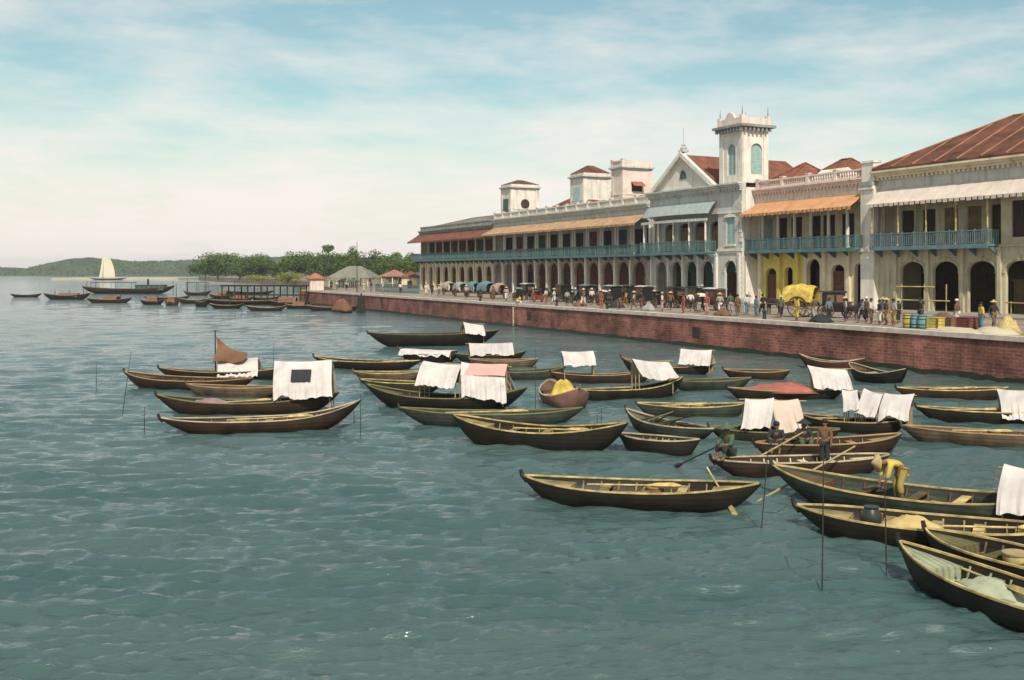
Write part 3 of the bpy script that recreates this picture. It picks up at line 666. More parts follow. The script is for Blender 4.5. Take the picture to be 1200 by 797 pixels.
# --- big right hand house with the red hipped roof
u0e = u1d+.004; u1e = 21.0; Wd = u1e-u0e; TE = T0
b6 = root_at('red_roof_house', 'large olive grey house with big red hipped roof, blue balcony and wide arches', u0e, TE)
shell(b6, Wd, 17, top=CO+.2, mside=plB)
c1_ = U(860.7, TE)-u0e; pitch = (U(919.7, TE)-U(860.7, TE))/2
cs = [c1_+pitch*i for i in range(40) if c1_+pitch*i+1.6 < Wd-.4]
ground_floor(b6, Wd, [(c, 2.85, 0, 3.55, .85) for c in cs], plB, darkdoor, darkdoor, back=5.0, pil=[c-pitch/2 for c in cs]+[cs[-1]+pitch/2], pilm=plB, top=BF-.02)  # back wall coloured near black to deepen the shade inside the arches
xb0, xb1 = U(833.5, TE)-u0e, U(925, TE-1.3)-u0e
xw = xb1+.2
mb = MB(); arch_wall(mb, .36, xw, BF, AH, [(c, 1.5, BF, BF+3.3, 0) for c in bays(.8, xw-.3, 5)], 1.6, .3); mb.box(xw, xw+.35, .41, 1.597, BF, AH)
wins = [xw+1.9+3.9*i for i in range(40) if xw+1.9+3.9*i < Wd-1.2]
arch_wall(mb, xw, Wd, BF-.017, AH, [(c, 1.7, BF+.5, BF+3.4, 0) for c in wins], 0, .4); mb.obj('upper_wall', plB, b6)
for c in bays(.8, xw-.3, 5): link('shutter_door', shutter_mesh(1.47, 3.25, ochre if int(c) % 2 else darkdoor, 'shutter_door'), b6, (c, 1.75, BF+.02))
for c in wins: link('window', shutter_mesh(1.66, 2.86, darkdoor, 'window'), b6, (c, .15, BF+.52))
mb = MB(); mb.box(0, Wd, 0, .5, AH+.003, CO+.2); mb.obj('entablature', plG, b6)
balcony(b6, xb0-.0+.1, xb1, -1.3, -.003, blueP)
for i in range(5): 
    xx = xb0+.2+(xb1-xb0-.3)*i/4; mb = MB(); mb.tube([(xx, -1.2, BF), (xx, -1.2, AL+.1)], .075, 8); mb.lathe([(.13, 0), (.13, .1), (.08, .2)], (xx, -1.2, BF), 8); mb.obj('veranda_post', gunY, b6)
awning(b6, .1, Wd, -.02, 1.6, AL+.05, AH+.15, canv, 'canvas_blind', .05)
cornice(b6, 0, Wd, 0, CO+.75, plC, .75, .6, ret=.05)
mb = MB(); mb.box(0, Wd, .02, .5, CO+.2, CO+.747); mb.obj('frieze', plG, b6)
rf = hip(b6, -.2, Wd+.5, -.6, 16.5, CO+.95, 4.4, tileR)
x = 2.2
while x < Wd-1:
    inx = 8.55; top = min(1.0, (x+.2)/inx)
    mb = MB(); mb.tube([(x, -.55, CO+1.0), (x, -.6+8.5*top, CO+.98+4.4*top)], .09, 6); mb.obj('roof_rib', ribM, rf); x += 2.5

# ------------------------------------------------------------------ boats
def hull_profile(L_, B_, F_, hl_, hr_):
    rr = random.Random(int(L_*997+hl_*331)); ea, eb, ks, kp, bp, bq = rr.uniform(1.8, 3.0), rr.uniform(1.8, 3.0), rr.uniform(.42, .60), rr.uniform(1.3, 2.1), rr.uniform(2.1, 3.2), rr.uniform(.75, 1.0)
    def sheer(u): return F_+(hl_-F_)*max(0, -u)**ea+(hr_-F_)*max(0, u)**eb
    def keel(u):
        a = abs(u); s = sheer(u); k = max(0, (a-ks)/(1-ks))
        return -.28+(s-.04+.28)*k**kp
    def beam(u): return max(.035, B_/2*(1-abs(u)**bp)**bq)
    return sheer, keel, beam
def half_at(prof, u, z):
    sh, ke, be = prof; s, k = sh(u), ke(u); a = min(1, max(0, (z-k)/(s-k))); return be(u)*min(1, a**.42)
def make_boat(root, L_, B_, F_, hl_, hr_, hm, gm, dm, decks=(.58, .6), thw=(-.3, .05, .35), dm2=None, stem=True):
    prof = hull_profile(L_, B_, F_, hl_, hr_); sh, ke, be = prof; n = 34; m = 9; vs = []; fs = []; rings = []
    for i in range(n+1):
        u = -1+2*i/n; u = math.copysign(abs(u)**.9, u); s, k, b = sh(u), ke(u), be(u); ring = []
        for j in range(-m, m+1):
            a = abs(j)/m; y = b*math.sin(a*math.pi/2)**.8*(1 if j > 0 else -1 if j < 0 else 0); z = k+(s-k)*(1-math.cos(a*math.pi/2))**.85; ring.append((u*L_/2, y, z))
        th = min(.05, b*.5)
        for j in range(m, -m-1, -1):
            a = abs(j)/m; bb = b-th; y = bb*math.sin(a*math.pi/2)**.8*(1 if j > 0 else -1 if j < 0 else 0); k2 = min(k+th*1.2, s-.02); z = k2+(s-k2)*(1-math.cos(a*math.pi/2))**.85; ring.append((u*L_/2, y, z))
        rings.append(ring)
    q = len(rings[0]); vs = [v for r_ in rings for v in r_]
    for i in range(n):
        for j in range(q): fs.append((i*q+j, i*q+(j+1) % q, (i+1)*q+(j+1) % q, (i+1)*q+j))
    fs.append(tuple(range(q))); fs.append(tuple(range(n*q+q-1, n*q-1, -1)))
    mb = MB(); mb.add(vs, fs); mb.obj('hull', hm, root, smooth='auto')
    # gunwale: a rail on each side, and a rubbing strake below it
    for sgn in (-1, 1):
        for (off, dz, w, h, nm) in ((.012, .0, .05, .04, 'gunwale'), (.03, -.13, .035, .03, 'rubbing_strake')):
            ring = []; mb = MB()
            for i in range(n+1):
                u = -.985+1.97*i/n; b = half_at(prof, u, sh(u)+dz*(1 if abs(u) < .9 else .3)); z = sh(u)+dz; y = (b+off)*sgn
                ring.append([(u*L_/2, y-w*sgn, z), (u*L_/2, y, z), (u*L_/2, y, z+h), (u*L_/2, y-w*sgn, z+h)] if dz == 0 else [(u*L_/2, y-w*sgn, z-h), (u*L_/2, y, z-h), (u*L_/2, y, z), (u*L_/2, y-w*sgn, z)])
            if dz: ring = ring[4:-4]
            vs = [v for r_ in ring for v in r_]; k = len(ring); fs = [(i*4+j, i*4+(j+1) % 4, (i+1)*4+(j+1) % 4, (i+1)*4+j) for i in range(k-1) for j in range(4)]+[(0, 1, 2, 3), (k*4-1, k*4-2, k*4-3, k*4-4)]
            mb.add(vs, fs); mb.obj(nm, gm if dz == 0 else hm, root)
    # floor boards
    zf = .13; mb = MB(); k = 14; vs = []
    for i in range(k+1):
        u = -decks[0]-.05+(decks[0]+decks[1]+.1)*i/k; w = half_at(prof, u, zf+.03)-.03; vs += [(u*L_/2, -w, zf), (u*L_/2, w, zf), (u*L_/2, w, zf+.03), (u*L_/2, -w, zf+.03)]
    mb.add(vs, [(i*4+j, i*4+(j+1) % 4, (i+1)*4+(j+1) % 4, (i+1)*4+j) for i in range(k) for j in range(4)]+[(0, 1, 2, 3), (k*4+3, k*4+2, k*4+1, k*4)]); mb.obj('floor_boards', dm, root)
    # end decks
    for sgn, d0, nm in ((-1, decks[0], 'bow_deck'), (1, decks[1], 'stern_deck')):
        k = 9; vs = []; mb = MB()
        for i in range(k+1):
            u = sgn*(d0+(.95-d0)*i/k); w = max(.01, be(u)-.055); z = sh(u)-.05-.06*(1-i/k); vs += [(u*L_/2, -w, z-.03), (u*L_/2, w, z-.03), (u*L_/2, w, z), (u*L_/2, 0, z+.03), (u*L_/2, -w, z)]
        mb.add(vs, [(i*5+j, i*5+(j+1) % 5, (i+1)*5+(j+1) % 5, (i+1)*5+j) for i in range(k) for j in range(5)]+[(0, 1, 2, 3, 4), (k*5+4, k*5+3, k*5+2, k*5+1, k*5)])
        u = sgn*(d0); w = half_at(prof, u, .3)-.05; mb.box(u*L_/2-.02, u*L_/2+.02, -w, w, .16, sh(u)-.145)
        mb.obj(nm, dm2 or dm, root)
    for u in thw:
        z = sh(u)-.10; w = half_at(prof, u, z)-.045; mb = MB(); mb.box(u*L_/2-.12, u*L_/2+.12, -w, w, z-.035, z); mb.obj('thwart', dm if u < .3 else gm, root)
    # frames inside, each one bent from side to side
    for i in range(8):
        u = -decks[0]+.06+(decks[0]+decks[1]-.12)*i/7; pts = []
        for sgn in (-1, 1):
            for a in ((.95, .6, .3, .05) if sgn < 0 else (.05, .3, .6, .95)):
                z = .17+(sh(u)-.21)*a; pts.append((u*L_/2, sgn*(half_at(prof, u, z)-.06), z))
        mb = MB(); mb.tube(pts, .022, 5); mb.obj('rib', dm, root)
    if stem:
        mb = MB(); z = sh(-1); mb.tube([(-L_/2+.12, 0, z-.15), (-L_/2-.02, 0, z+.02), (-L_/2-.06, 0, z+.16)], [.06, .06, .045], 6); mb.obj('stem_post', hm, root)
    return prof
def canopy(root, x0, x1, B_, zl, zt, m, name='canopy', flat=False, seed=0, panels=None, zr=.45):
    rr = random.Random(seed); nx = max(16, int((x1-x0)*20)); grid = []; ny = 18; ph = rr.random()*6; tilt = rr.uniform(-.30, .16)*min(1, (x1-x0)); skew = rr.uniform(-.22, .34); tilt = tilt*.3 if flat else tilt
    for i in range(nx+1):
        a = i/nx; x = x0+(x1-x0)*a; row = []
        f = .045*math.sin(x*9+ph)+.035*math.sin(x*19+ph*2)+.02*math.sin(x*37+ph)
        sag = -.05*math.sin(a*math.pi)
        for j in range(ny+1):
            b = -1+2*j/ny; ab = abs(b); hang = max(0, ab-.15)/.85
            y = B_/2*math.copysign(min(1, ab**.9), b)+math.copysign(f*hang, b)
            if flat: z = zt-(zt-zl)*max(0, (ab-.55)/.45)**1.3 - .06*ab
            else: z = zt-(zt-zl)*ab**1.25
            z += sag*(1-ab)+.02*math.sin(x*5+b*3+ph)*hang+ (noise.noise((x*1.7, ph, b*2)) *.9+noise.noise((x*6, ph, 1))*.35)*max(0, ab-.55)*.5+tilt*(a-.5)*(1-.3*ab)
            row.append((x+skew*(ab-.5)+.04*math.sin(b*4+ph)*hang, y, z))
        grid.append(row)
    mb = MB(); mb.sheet(grid, .02); c = mb.obj(name, m, root, smooth='auto')
    for x in (x0+.08, x1-.08):
        mb = MB(); mb.tube([(x, -B_*.34, .14), (x, -B_*.33, zl+(zt-zl)*.42)], .025, 6); mb.obj('canopy_post', bamboo, c); mb = MB(); mb.tube([(x, B_*.34, .14), (x, B_*.33, zl+(zt-zl)*.42)], .025, 6); mb.obj('canopy_post', bamboo, c); mb = MB(); mb.tube([(x, 0, .14), (x, 0, zt-.05)], .022, 6); mb.obj('canopy_post', bamboo, c)
    mb = MB(); mb.tube([(x0-.15, 0, zt-.045), (x1+.15, 0, zt-.045)], .022, 6); mb.obj('ridge_pole', bamboo, c)
    return c
BOATS = {}
def boat(key, label, Lp, Rp, yb, hm=hullD, gm=gunY, dm=deckO, can=(), beam=None, yf=1.0, F=.42, group='sampans moored off the quay', name='sampan', cat='boat', hmax=1.25, dh=0, **kw):
    b_ = beam or 1.5
    Yc = FP*EYE/(yb-HZ)+b_*.42
    ya = (Lp[1]+Rp[1])/2; h = min(hmax, max(.55, EYE-Yc*(ya-HZ)/FP))
    pl = at(Lp[0], Lp[1], h); pr = at(Rp[0], Rp[1], h)
    # keep the depth set by the waterline
    my = (pl.y+pr.y)/2; dy = (pr.y-pl.y)/2*yf
    yl, yr = Yc-dy, Yc+dy
    pl = Vector(((Lp[0]-600)/FP*yl, yl, 0)); pr = Vector(((Rp[0]-600)/FP*yr, yr, 0))
    d = pr-pl; L_ = d.length; c = (pl+pr)/2; b_ = beam or min(2.4, max(1.25, L_*.235))
    root = thing(name, label, cat, (c.x, c.y, 0), math.atan2(d.y, d.x), group)
    root.rotation_euler.x = rnd.uniform(-.03, .03)
    hL = EYE-yl*(Lp[1]-HZ)/FP; hR = EYE-yr*(Rp[1]-HZ)/FP
    hL = min(hmax+.15, max(.5, hL)); hR = min(hmax+.15, max(.5, hR))
    F_ = min(F*max(1, L_/7), min(hL, hR)-.08)
    prof = make_boat(root, L_, b_, F_, hL, hR, hm, gm, dm, **kw)
    BOATS[key] = (root, pl, pr, L_, b_, F_, c)
    for i, cc in enumerate(can):
        x0p, x1p, yt, yb_, m_ = cc[:5]; fl = len(cc) > 5 and cc[5] == 'flat'
        def loc(px):
            k = (px-600)/FP; den = d.x-k*d.y; s = (k*pl.y-pl.x)/den; return (s-.5)*L_, pl.y+d.y*s
        xa, ya_ = loc(x0p); xb, yb2 = loc(x1p); Ym = (ya_+yb2)/2
        zt = EYE-(yt-HZ)/FP*Ym; zl = max(.2, EYE-(yb_-HZ)/FP*(Ym-b_*.5))
        cb = b_*1.02
        co = canopy(root, xa, xb, cb, zl, zt, m_, 'canopy', fl, hash(key) % 97 + i if False else (len(BOATS)*7+i))
        if len(cc) > 6:
            cc[6](co, xa, xb, cb, zl, zt)
    return root
def pinktop(co, xa, xb, cb, zl, zt):
    g = []
    for i in range(9):
        row = []
        for j in range(9):
            b = -.42+.70*j/8; y = cb/2*math.copysign(abs(b)**.9, b)*1.04; z = zt-(zt-zl)*abs(b)**1.25; row.append((xa-.05+(xb-xa+.02)*i/8, y, z+.06+.012*math.sin(i*1.3+j)))
        g.append(row)
    mb = MB(); mb.sheet(g, .02); mb.obj('pink_overlay', clothP, co, smooth='auto')
# left cluster
boat('a1', 'nearest sampan of the left cluster, long dark open hull with upswept ends and pale gunwale', (220, 390), (392, 374), 403, hullB, gunW, deckY, yf=0.35)
def dark_window(co, xa, xb, cb, zl, zt):
    mb = MB(); x0 = xa+(xb-xa)*.3; x1 = xa+(xb-xa)*.64; g = []
    for i in range(7):
        row = []
        for j in range(5):
            b = -(.36+.3*j/4); y = -cb/2*abs(b)**.9; z = zt-(zt-zl)*abs(b)**1.25; row.append((x0+(x1-x0)*i/6, y-.07, z+.06))
        g.append(row)
    mb.sheet(g, .03); mb.obj('window_sheet', cloths['dark'], co)  # dark sheet laid on the cloth, painting the dark of a window hole
boat('a2', 'brown sampan with a large white canopy that has a dark square sheet as its window', (217, 370), (373, 368), 387, hullB, gunO, deckO, [(319, 368, 341, 373, clothW, '', dark_window)])
boat('a3', 'small brown sampan with pale stripe wedged under the left cluster\'s smaller white canopy', (243, 361), (325, 363), 372.5, hullT, gunT, deckB)
boat('a4', 'dark sampan farthest left of the left cluster, its prow beside a leaning pole', (190, 350), (300, 356), 366, hullB, gunT, deckB, yf=0.6)
rt = boat('a5', 'sampan with white canopy topped by peaked brown sail, at back of left cluster', (219, 347), (332, 346), 358, hullD, gunT, deckO, [(271, 305, 339, 358, clothW)])
r_, pl, pr, L_, b_, F_, c_ = BOATS['a5']
sc = L_/113.; x0 = (-8.0)*sc
g = []
for i in range(9):
    a = i/8; row = []
    for j in range(6):
        q = j/5; hgt = (1.5+.9*(1-a)**2.2)*(1-q)+(.98+.06*math.sin(a*7))*q; row.append((x0+26*sc*a+.1*math.sin(q*4), .12*math.sin(a*9+q*3)-.05-.42*q, hgt))
    g.append(row)
mb = MB(); mb.sheet(g, .03); mb.obj('sail', clothBr, rt, smooth='auto')
mb = MB(); mb.tube([(x0, -.05, .14), (x0-.05, -.05, 2.75)], .035, 6); mb.obj('mast', polewood, rt)
# middle cluster
boat('b1', 'big black hulled lighter with small white cloth at right end, nearest the far wall', (397, 317), (509, 315), 329, hullD, gunO, deckO, [(478, 495, 309.5, 318.5, clothW)], beam=2.4, F=.62)
boat('b2', 'low sampan covered end to end with a flat white sheet', (423, 330), (475, 335), 341.5, hullD, gunO, deckO, [(428, 471, 331.5, 336, clothW, 'flat')], yf=0.3)
boat('b3', 'sampan with a long flat white canopy roof behind the middle cluster', (470, 335), (532, 333), 342.5, hullD, gunO, deckB, [(483, 520, 326, 336, clothW, 'flat')], yf=0.5)
boat('b4', 'narrow dark sampan with yellow gunwale at the left end of the middle cluster', (351, 337), (442, 341), 348.5, hullD, gunY, deckO, yf=0.6)
boat('b5', 'short olive sampan just below the narrow yellow edged sampan', (385, 351), (446, 351), 359, hullT, gunY, deckY)
boat('b6', 'long dark sampan carrying two white and pink canopies side by side', (396, 361), (533, 364), 382, hullD, gunO, deckO, [(444, 477, 343, 363, clothW), (479.5, 517, 345, 374, clothW, '', pinktop)])
r6 = BOATS['b6'][0]
boat('b7', 'dark sampan with olive edge in front of the two canopy sampan', (424, 381), (581, 381), 397, hullG, gunO, deckO, [])
boat('b8', 'black sampan with yellow foredeck at the front of the middle cluster', (470, 387), (619, 394), 417, hullD, gunY, deckY, stem=False, F=.58)
boat('b9', 'low dark open sampan right of the flat white canopy roof', (484, 339.5), (543, 339.5), 347.5, hullT, gunT, deckB)
boat('b10', 'olive open sampan lying between the flat roofed sampan and the pink cloth canopy', (494, 348), (566, 346), 357.5, hullG, gunO, deckB)
boat('b11', 'brown sampan under a small tilted white canopy at the far side of the middle group', (553, 351), (640, 350), 361, hullB, gunT, deckB, [(563, 590, 333, 346, clothW)])
boat('d1', 'sampan with bright yellow gunwale sweeping up to the right and a white canopy amidships', (574, 366), (666, 355), 374, hullD, gunY, deckO, [(624, 655, 341, 357.5, clothW)], yf=0.35)
boat('d2', 'dark sampan with raised prow and white canopy at right end, near the brick wall', (613, 338), (692, 344), 353.5, hullD, gunT, deckO, [(664, 690.5, 331.5, 345, clothW)], yf=0.35)
boat('d3', 'dark sampan with a bright yellow interior left of the twin white and peach cloths', (626, 377), (722, 377), 390, hullG, gunY, deckY)
boat('d5', 'olive sampan with clutter of poles aboard, in the middle gap behind the biggest front sampan', (617, 382), (692, 402), 407, hullG, gunW, deckO, yf=0.6)
boat('d4', 'short dark sampan with pale stripe directly behind the prow of the nearest middle sampan', (611, 407), (680, 413), 421, hullD, gunW, deckY)
boat('b6b', 'olive sampan just behind the prow of the two canopy sampan', (391, 357), (462, 360), 368, hullO, gunY, deckO)
boat('d7', 'small dark sampan added in place of a dark reflection, left of the wide white cloth', (700, 350), (757, 351), 357.5, hullB, gunT, deckB)  # added boat standing in for a dark reflection on the water
boat('d6', 'low dark sampan in the gap left of the red brown tarpaulin', (655, 358), (724, 356), 366, hullG, gunO, deckO)
# right cluster
boat('e1', 'small dark sampan with cream curved gunwale floating against the brick quay wall', (764, 335), (821, 339), 348.5, hullR, gunW, deckB, yf=0.4)
boat('e8', 'sampan heaped with a red brown tarpaulin and carrying a wide white cloth', (703, 364), (803, 365), 375.5, hullD, gunT, deckB, [(774, 807, 347, 366, clothW)])
boat('e3', 'olive sampan under paired white and peach cloths, with dark clad boatmen', (688, 399), (800, 401), 413, hullO, gunO, deckO, [(717, 741.5, 373, 399, clothW), (743, 767, 374, 400, clothT)])
boat('e4', 'dark sampan hung with a row of white cloths between poles', (765, 386), (858, 391), 404, hullD, gunT, deckB, [(803, 816, 366, 383, clothW), (817.5, 834, 367, 388, clothW), (835.5, 861, 369, 391, clothW)])
boat('e5', 'yellow decked sampan lying below the quay wall at the right, farthest of four', (847, 364), (943, 364), 374.5, hullB, gunY, deckY)
boat('e6', 'olive sampan with tall white cloth at its right end, second below the quay wall', (864, 380), (985, 384), 395, hullD, gunY, deckO, [(935, 982, 366, 400, clothW)])
boat('e7', 'long brown sampan with orange brown boards, third below the quay wall', (852, 399), (1000, 407), 415, hullT, gunT, mat('orange_boards', (.33, .19, .07), .75, .3, 1.4, tile='boards'))
boat('g00', 'sampan with its raised pale stern beside a slanting bamboo pole', (726, 416), (852, 403), 424, hullB, gunT, deckY, yf=0.45)
boat('g0', 'sampan with broad cream foredeck lying between boatmen in the right cluster', (690, 430), (842, 421), 441, hullB, gunW, deckC, yf=0.45)
boat('f1', 'biggest sampan alone in the middle foreground, dark hull with yellow thwarts', (529, 439), (732, 446), 469, hullD, gunY, deckY, beam=2.05)
boat('g1', 'olive sampan in which a stooping man in yellow works', (742, 430), (990, 458), 474, hullG, gunY, deckB, [(940, 990, 433, 474, clothW)], beam=1.7)
boat('g2', 'dark sampan with orange gunwale running right from its bare prow, below the stooping man', (761, 464), (1000, 484), 502, hullD, gunY, deckY, beam=1.6)
boat('g3', 'yellow edged sampan overlapping the nearest right sampan from behind', (872, 484), (1060, 530), 535, hullD, gunY, deckO, beam=1.4)
boat('g4', 'nearest sampan of all at the lower right with curving yellow gunwale', (849, 495), (1075, 570), 568, hullD, gunY, mat('sage_boards', (.25, .27, .17), .75, .3, 1.4, tile='boards'), beam=1.5)
def endon(key, label, px, yb, L_, b_, yaw, h, hm, gm, dm):
    Yc = FP*EYE/(yb-HZ)+L_*.35; c = atY(px, Yc); root = thing('sampan', label, 'boat', (c.x, c.y, 0), yaw, 'sampans moored off the quay')
    make_boat(root, L_, b_, .45, h, h, hm, gm, dm); dv = Vector((math.cos(yaw), math.sin(yaw), 0))*L_/2; BOATS[key] = (root, c-dv, c+dv, L_, b_, .45, c); return root
endon('b12', 'small pinkish sampan seen end on with a yellow bundle on board', 564, 382, 4.0, 1.9, R(112), .95, mat('pink_hull', (.22, .11, .085), .7, .35, 1.3), gunW, deckB)
endon('e2', 'small black sampan seen end on with a pale lower rail, against the brick wall', 831, 361, 4.5, 1.6, R(118), .85, hullD, gunW, deckB)

# cloth lying in boats
def heap(name, label, cat, c, rx, ry, h, m, rz=0, seed=1):
    mb = MB(); rr = random.Random(seed); g = []; n = 16
    vs = [(0, 0, h)]; fs = []
    rings = 6
    for k in range(1, rings+1):
        for i in range(n):
            a = 2*math.pi*i/n; q = k/rings; w = 1+.18*math.sin(3*a+seed)+.1*math.sin(5*a+seed*2)+rr.uniform(-.06, .06)
            vs.append((rx*q*math.cos(a)*w, ry*q*math.sin(a)*w, max(0, h*(1-q**1.8)+(rr.uniform(-.14, .14)*h if k < rings else 0))))
    for i in range(n): fs.append((0, 1+i, 1+(i+1) % n))
    for k in range(rings-1):
        for i in range(n): fs.append((1+k*n+i, 1+(k+1)*n+i, 1+(k+1)*n+(i+1) % n, 1+k*n+(i+1) % n))
    fs.append(tuple(1+(rings-1)*n+i for i in range(n-1, -1, -1)))
    mb.add(vs, fs); o = mb.obj(name, m, None, c, rz, True); return tag(o, label, cat)
def in_boat(key, s, dy=0, z=.17):
    r_, pl, pr, L_, b_, F_, c = BOATS[key]; d = (pr-pl).normalized(); nn = Vector((-d.y, d.x, 0)); p = c+d*(s*L_/2)+nn*dy; return Vector((p.x, p.y, z))
def brz(key): return BOATS[key][0].rotation_euler.z
heap('cloth_bundle', 'rumpled yellow cloth bundle on the small pinkish sampan', 'bundle', in_boat('b12', 0, 0, .3), .72, .8, .8, clothY, 0, 3)
heap('tarpaulin', 'red brown tarpaulin heap left of the wide white cloth', 'tarpaulin', in_boat('e8', -.02, 0, .35), 1.9, .72, .42, clothR, brz('e8'), 5)
heap('cloth_pile', 'mauve cloth pile in the brown sampan with the large white canopy', 'cloth', in_boat('a2', -.42, 0, .30), .95, .5, .32, clothMv, brz('a2'), 6)
heap('sacking', 'pale sage sacking in the nearest right hand sampan', 'sack', in_boat('g4', -.15, 0, .2), .9, .45, .3, mat('sage_sack', (.34, .36, .25), .95, .2, 3, .3), brz('g4'), 8)
heap('sack', 'tan sack behind the dark jar in the sampan with the orange gunwale', 'sack', in_boat('g2', -.12, 0, .25), .75, .4, .3, mat('tan_sack', (.45, .33, .14), .95, .2, 3, .3), brz('g2'), 9)
heap('pink_sheet', 'pink cloth strip thrown over the long two canopy sampan\'s right canopy', 'cloth', in_boat('b6', .05, 0, EYE-(349-HZ)/FP*BOATS['b6'][6].y), .01, .01, .01, clothP) if False else None
p = in_boat('g2', -.42, .05, .2); mb = MB(); mb.lathe([(.16, 0), (.24, .12), (.25, .28), (.16, .42), (.18, .47), (.1, .47)], n=14); tag(mb.obj('water_jar', mat('dark_jar', (.03, .035, .03), .4, .3, 4), None, p, 0, 'auto'), 'round dark earthenware jar in front of the stooping man', 'jar')

# baskets, coils and mats lying in the boats
def basket(key, s, dy, r, h, m, lab):
    root = thing('basket', lab, 'basket', in_boat(key, s, dy, .17))
    mb = MB(); mb.lathe([(r*.75, 0), (r, h*.6), (r*.95, h), (r*.88, h), (r*.9, h*.6), (r*.68, .03)], n=16); mb.obj('weave', m, root, smooth='auto'); mb = MB()
    mb.lathe([(r*.93, h), (r*1.04, h+.01), (r*1.04, h+.04), (r*.9, h+.04)], n=16); mb.obj('rim', bamboo, root)
basket('a1', -.2, .1, .28, .26, straw, 'straw basket in the nearest sampan of the left cluster')
basket('b8', .1, 0, .26, .24, bamboo, 'bamboo basket in the black sampan with yellow foredeck')
basket('f1', .12, .2, .25, .22, clothBr, 'dark brown basket amidships in the biggest front sampan')
basket('g3', -.1, .05, .26, .26, straw, 'straw basket in the yellow edged sampan overlapped by the nearest one')
basket('d3', .1, 0, .25, .25, bamboo, 'bamboo basket in the sampan left of the twin cloths')
basket('e7', .1, .1, .26, .28, clothBr, 'brown basket in the third sampan below the quay wall')
def coil(key, s, dy, lab, m=gunT):
    mb = MB(); pts = []
    for i in range(70): a = i*.42; r = .2-.0012*i; pts.append((r*math.cos(a), r*math.sin(a), .03+i*.0016+.01*math.sin(i*1.7)))
    mb.tube(pts, .022, 5); tag(mb.obj('rope_coil', m, None, in_boat(key, s, dy, .165)), lab, 'rope')
coil('f1', -.3, -.05, 'coiled rope near the prow end of the biggest front sampan')
coil('g1', .2, -.1, 'coiled rope right of the stooping man\'s feet')
coil('a1', .25, 0, 'coiled rope in the nearest sampan of the left cluster')
coil('b7', -.2, 0, 'coiled rope in the dark sampan below the two canopies')
def mat_(key, s, lab, m, ln=1.5, wd=.6, z=.19):
    g = [[(-ln/2+ln*i/14, -wd/2+wd*j/6, .015*math.sin(i*1.1+j)+.02*math.cos(j*1.9)) for j in range(7)] for i in range(15)]
    mb = MB(); mb.sheet(g, .02); tag(mb.obj('woven_mat', m, None, in_boat(key, s, 0, z), brz(key), 'auto'), lab, 'mat')
mat_('b4', -.1, 'ochre mat spread in the narrow yellow edged sampan', straw)
mat_('b10', 0, 'brown mat in the olive open sampan', clothBr, 1.8)
mat_('g1', .34, 'red brown mat on the boards right of the stooping man', clothR, 1.4, .8)
mat_('e5', 0, 'orange brown mat amid the yellow decked sampan below the wall', ochre, 1.6)
mat_('g0', .62, 'pale mat at the right end of the cream decked sampan', clothCr, 1.0, .6)
# poles in the water, oars
for px, y0, y1, lean, lab in ((166, 342, 367, 0, 'thin mooring pole standing farthest left in open water'), (190.5, 333, 387, -5, 'tall leaning mooring pole at the prow of the left cluster'), (207, 380, 403, 0, 'short mooring pole in front of the left cluster\'s prows'),
        (317, 326, 356, 0, 'mooring pole rising behind the large white canopy'), (385.5, 374, 395, 0, 'left of two poles off the right end of the nearest left cluster sampan'), (391, 370, 408, 0, 'taller right of two poles off the right end of the nearest left cluster sampan'),
        (396, 297, 318, 2, 'thin pole beside the black lighter\'s prow under the quay'), (540, 330, 382, 0, 'tall thin pole left of the yellow bundle'), (592.5, 381, 400, 0, 'left one of a close pair of poles below the yellow bundle'), (596, 379, 401, 0, 'right one of a close pair of poles below the yellow bundle'),
        (734, 408, 487, -5, 'long dark pole at the right end of the biggest front sampan'), (784.5, 412, 538, -1, 'longest pole standing in front of the right cluster'), (838.5, 445, 520, 1, 'pole standing before the dark sampan with orange gunwale'), (950.5, 478, 506, 0, 'short pole rightmost among the front right sampans')):
    b = at(px, y1); zt = EYE-(y0-HZ)/FP*b.y; mb = MB(); dx = lean/FP*b.y
    mb.tube([(dx, 0, -1.0), (-dx*.3, 0, zt*.5), (-dx, .02, zt)], [.016, .013, .008], 6); tag(mb.obj('mooring_pole', polewood, None, (b.x, b.y, 0)), lab, 'pole', 'mooring poles in the water')
def rod(name, p0, p1, r, m, label, cat, blade=False):
    mb = MB(); p0, p1 = Vector(p0), Vector(p1); d = p1-p0; mb.tube([(0, 0, 0), d*.5, d], [r, r*.95, r*.7], 7)
    o = mb.obj(name, m, None, p0); tag(o, label, cat)
    return o
def pt_z(px, py, Y): return atY(px, Y, EYE-(py-HZ)/FP*Y)
Y0 = BOATS['g0'][6].y
rod('bamboo_pole', pt_z(726, 463, Y0-3.7), pt_z(812, 414, Y0-.1), .035, bamboo, 'long slanting bamboo pole crossing the cream decked sampan from the water', 'pole')
rod('bamboo_pole', pt_z(727, 425, Y0+.6), pt_z(768, 402, Y0+2.2), .03, bamboo, 'shorter bamboo pole slanting up towards the peach cloth', 'pole')
Y1 = BOATS['f1'][6].y
def oar(p0, p1, m, label):
    root = thing('oar', label, 'oar', p0); d = Vector(p1)-Vector(p0)
    mb = MB(); mb.tube([(0, 0, 0), d*.7], [.022, .026], 7); mb.obj('shaft', m, root)
    mb = MB(); mb.tube([d*.68, d*.74, d*.92, d], [.028, .07, .085, .03], 4); mb.obj('blade', m, root)
oar(pt_z(686, 432, Y1+.95), pt_z(713, 477, Y1-1.25), gunY, 'yellow oar leaning over the side of the biggest front sampan')
oar(in_boat('g0', -.9, -.1, .95), at(650, 436, -.15), polewood, 'dark oar of the boatman in green dipping into the water')
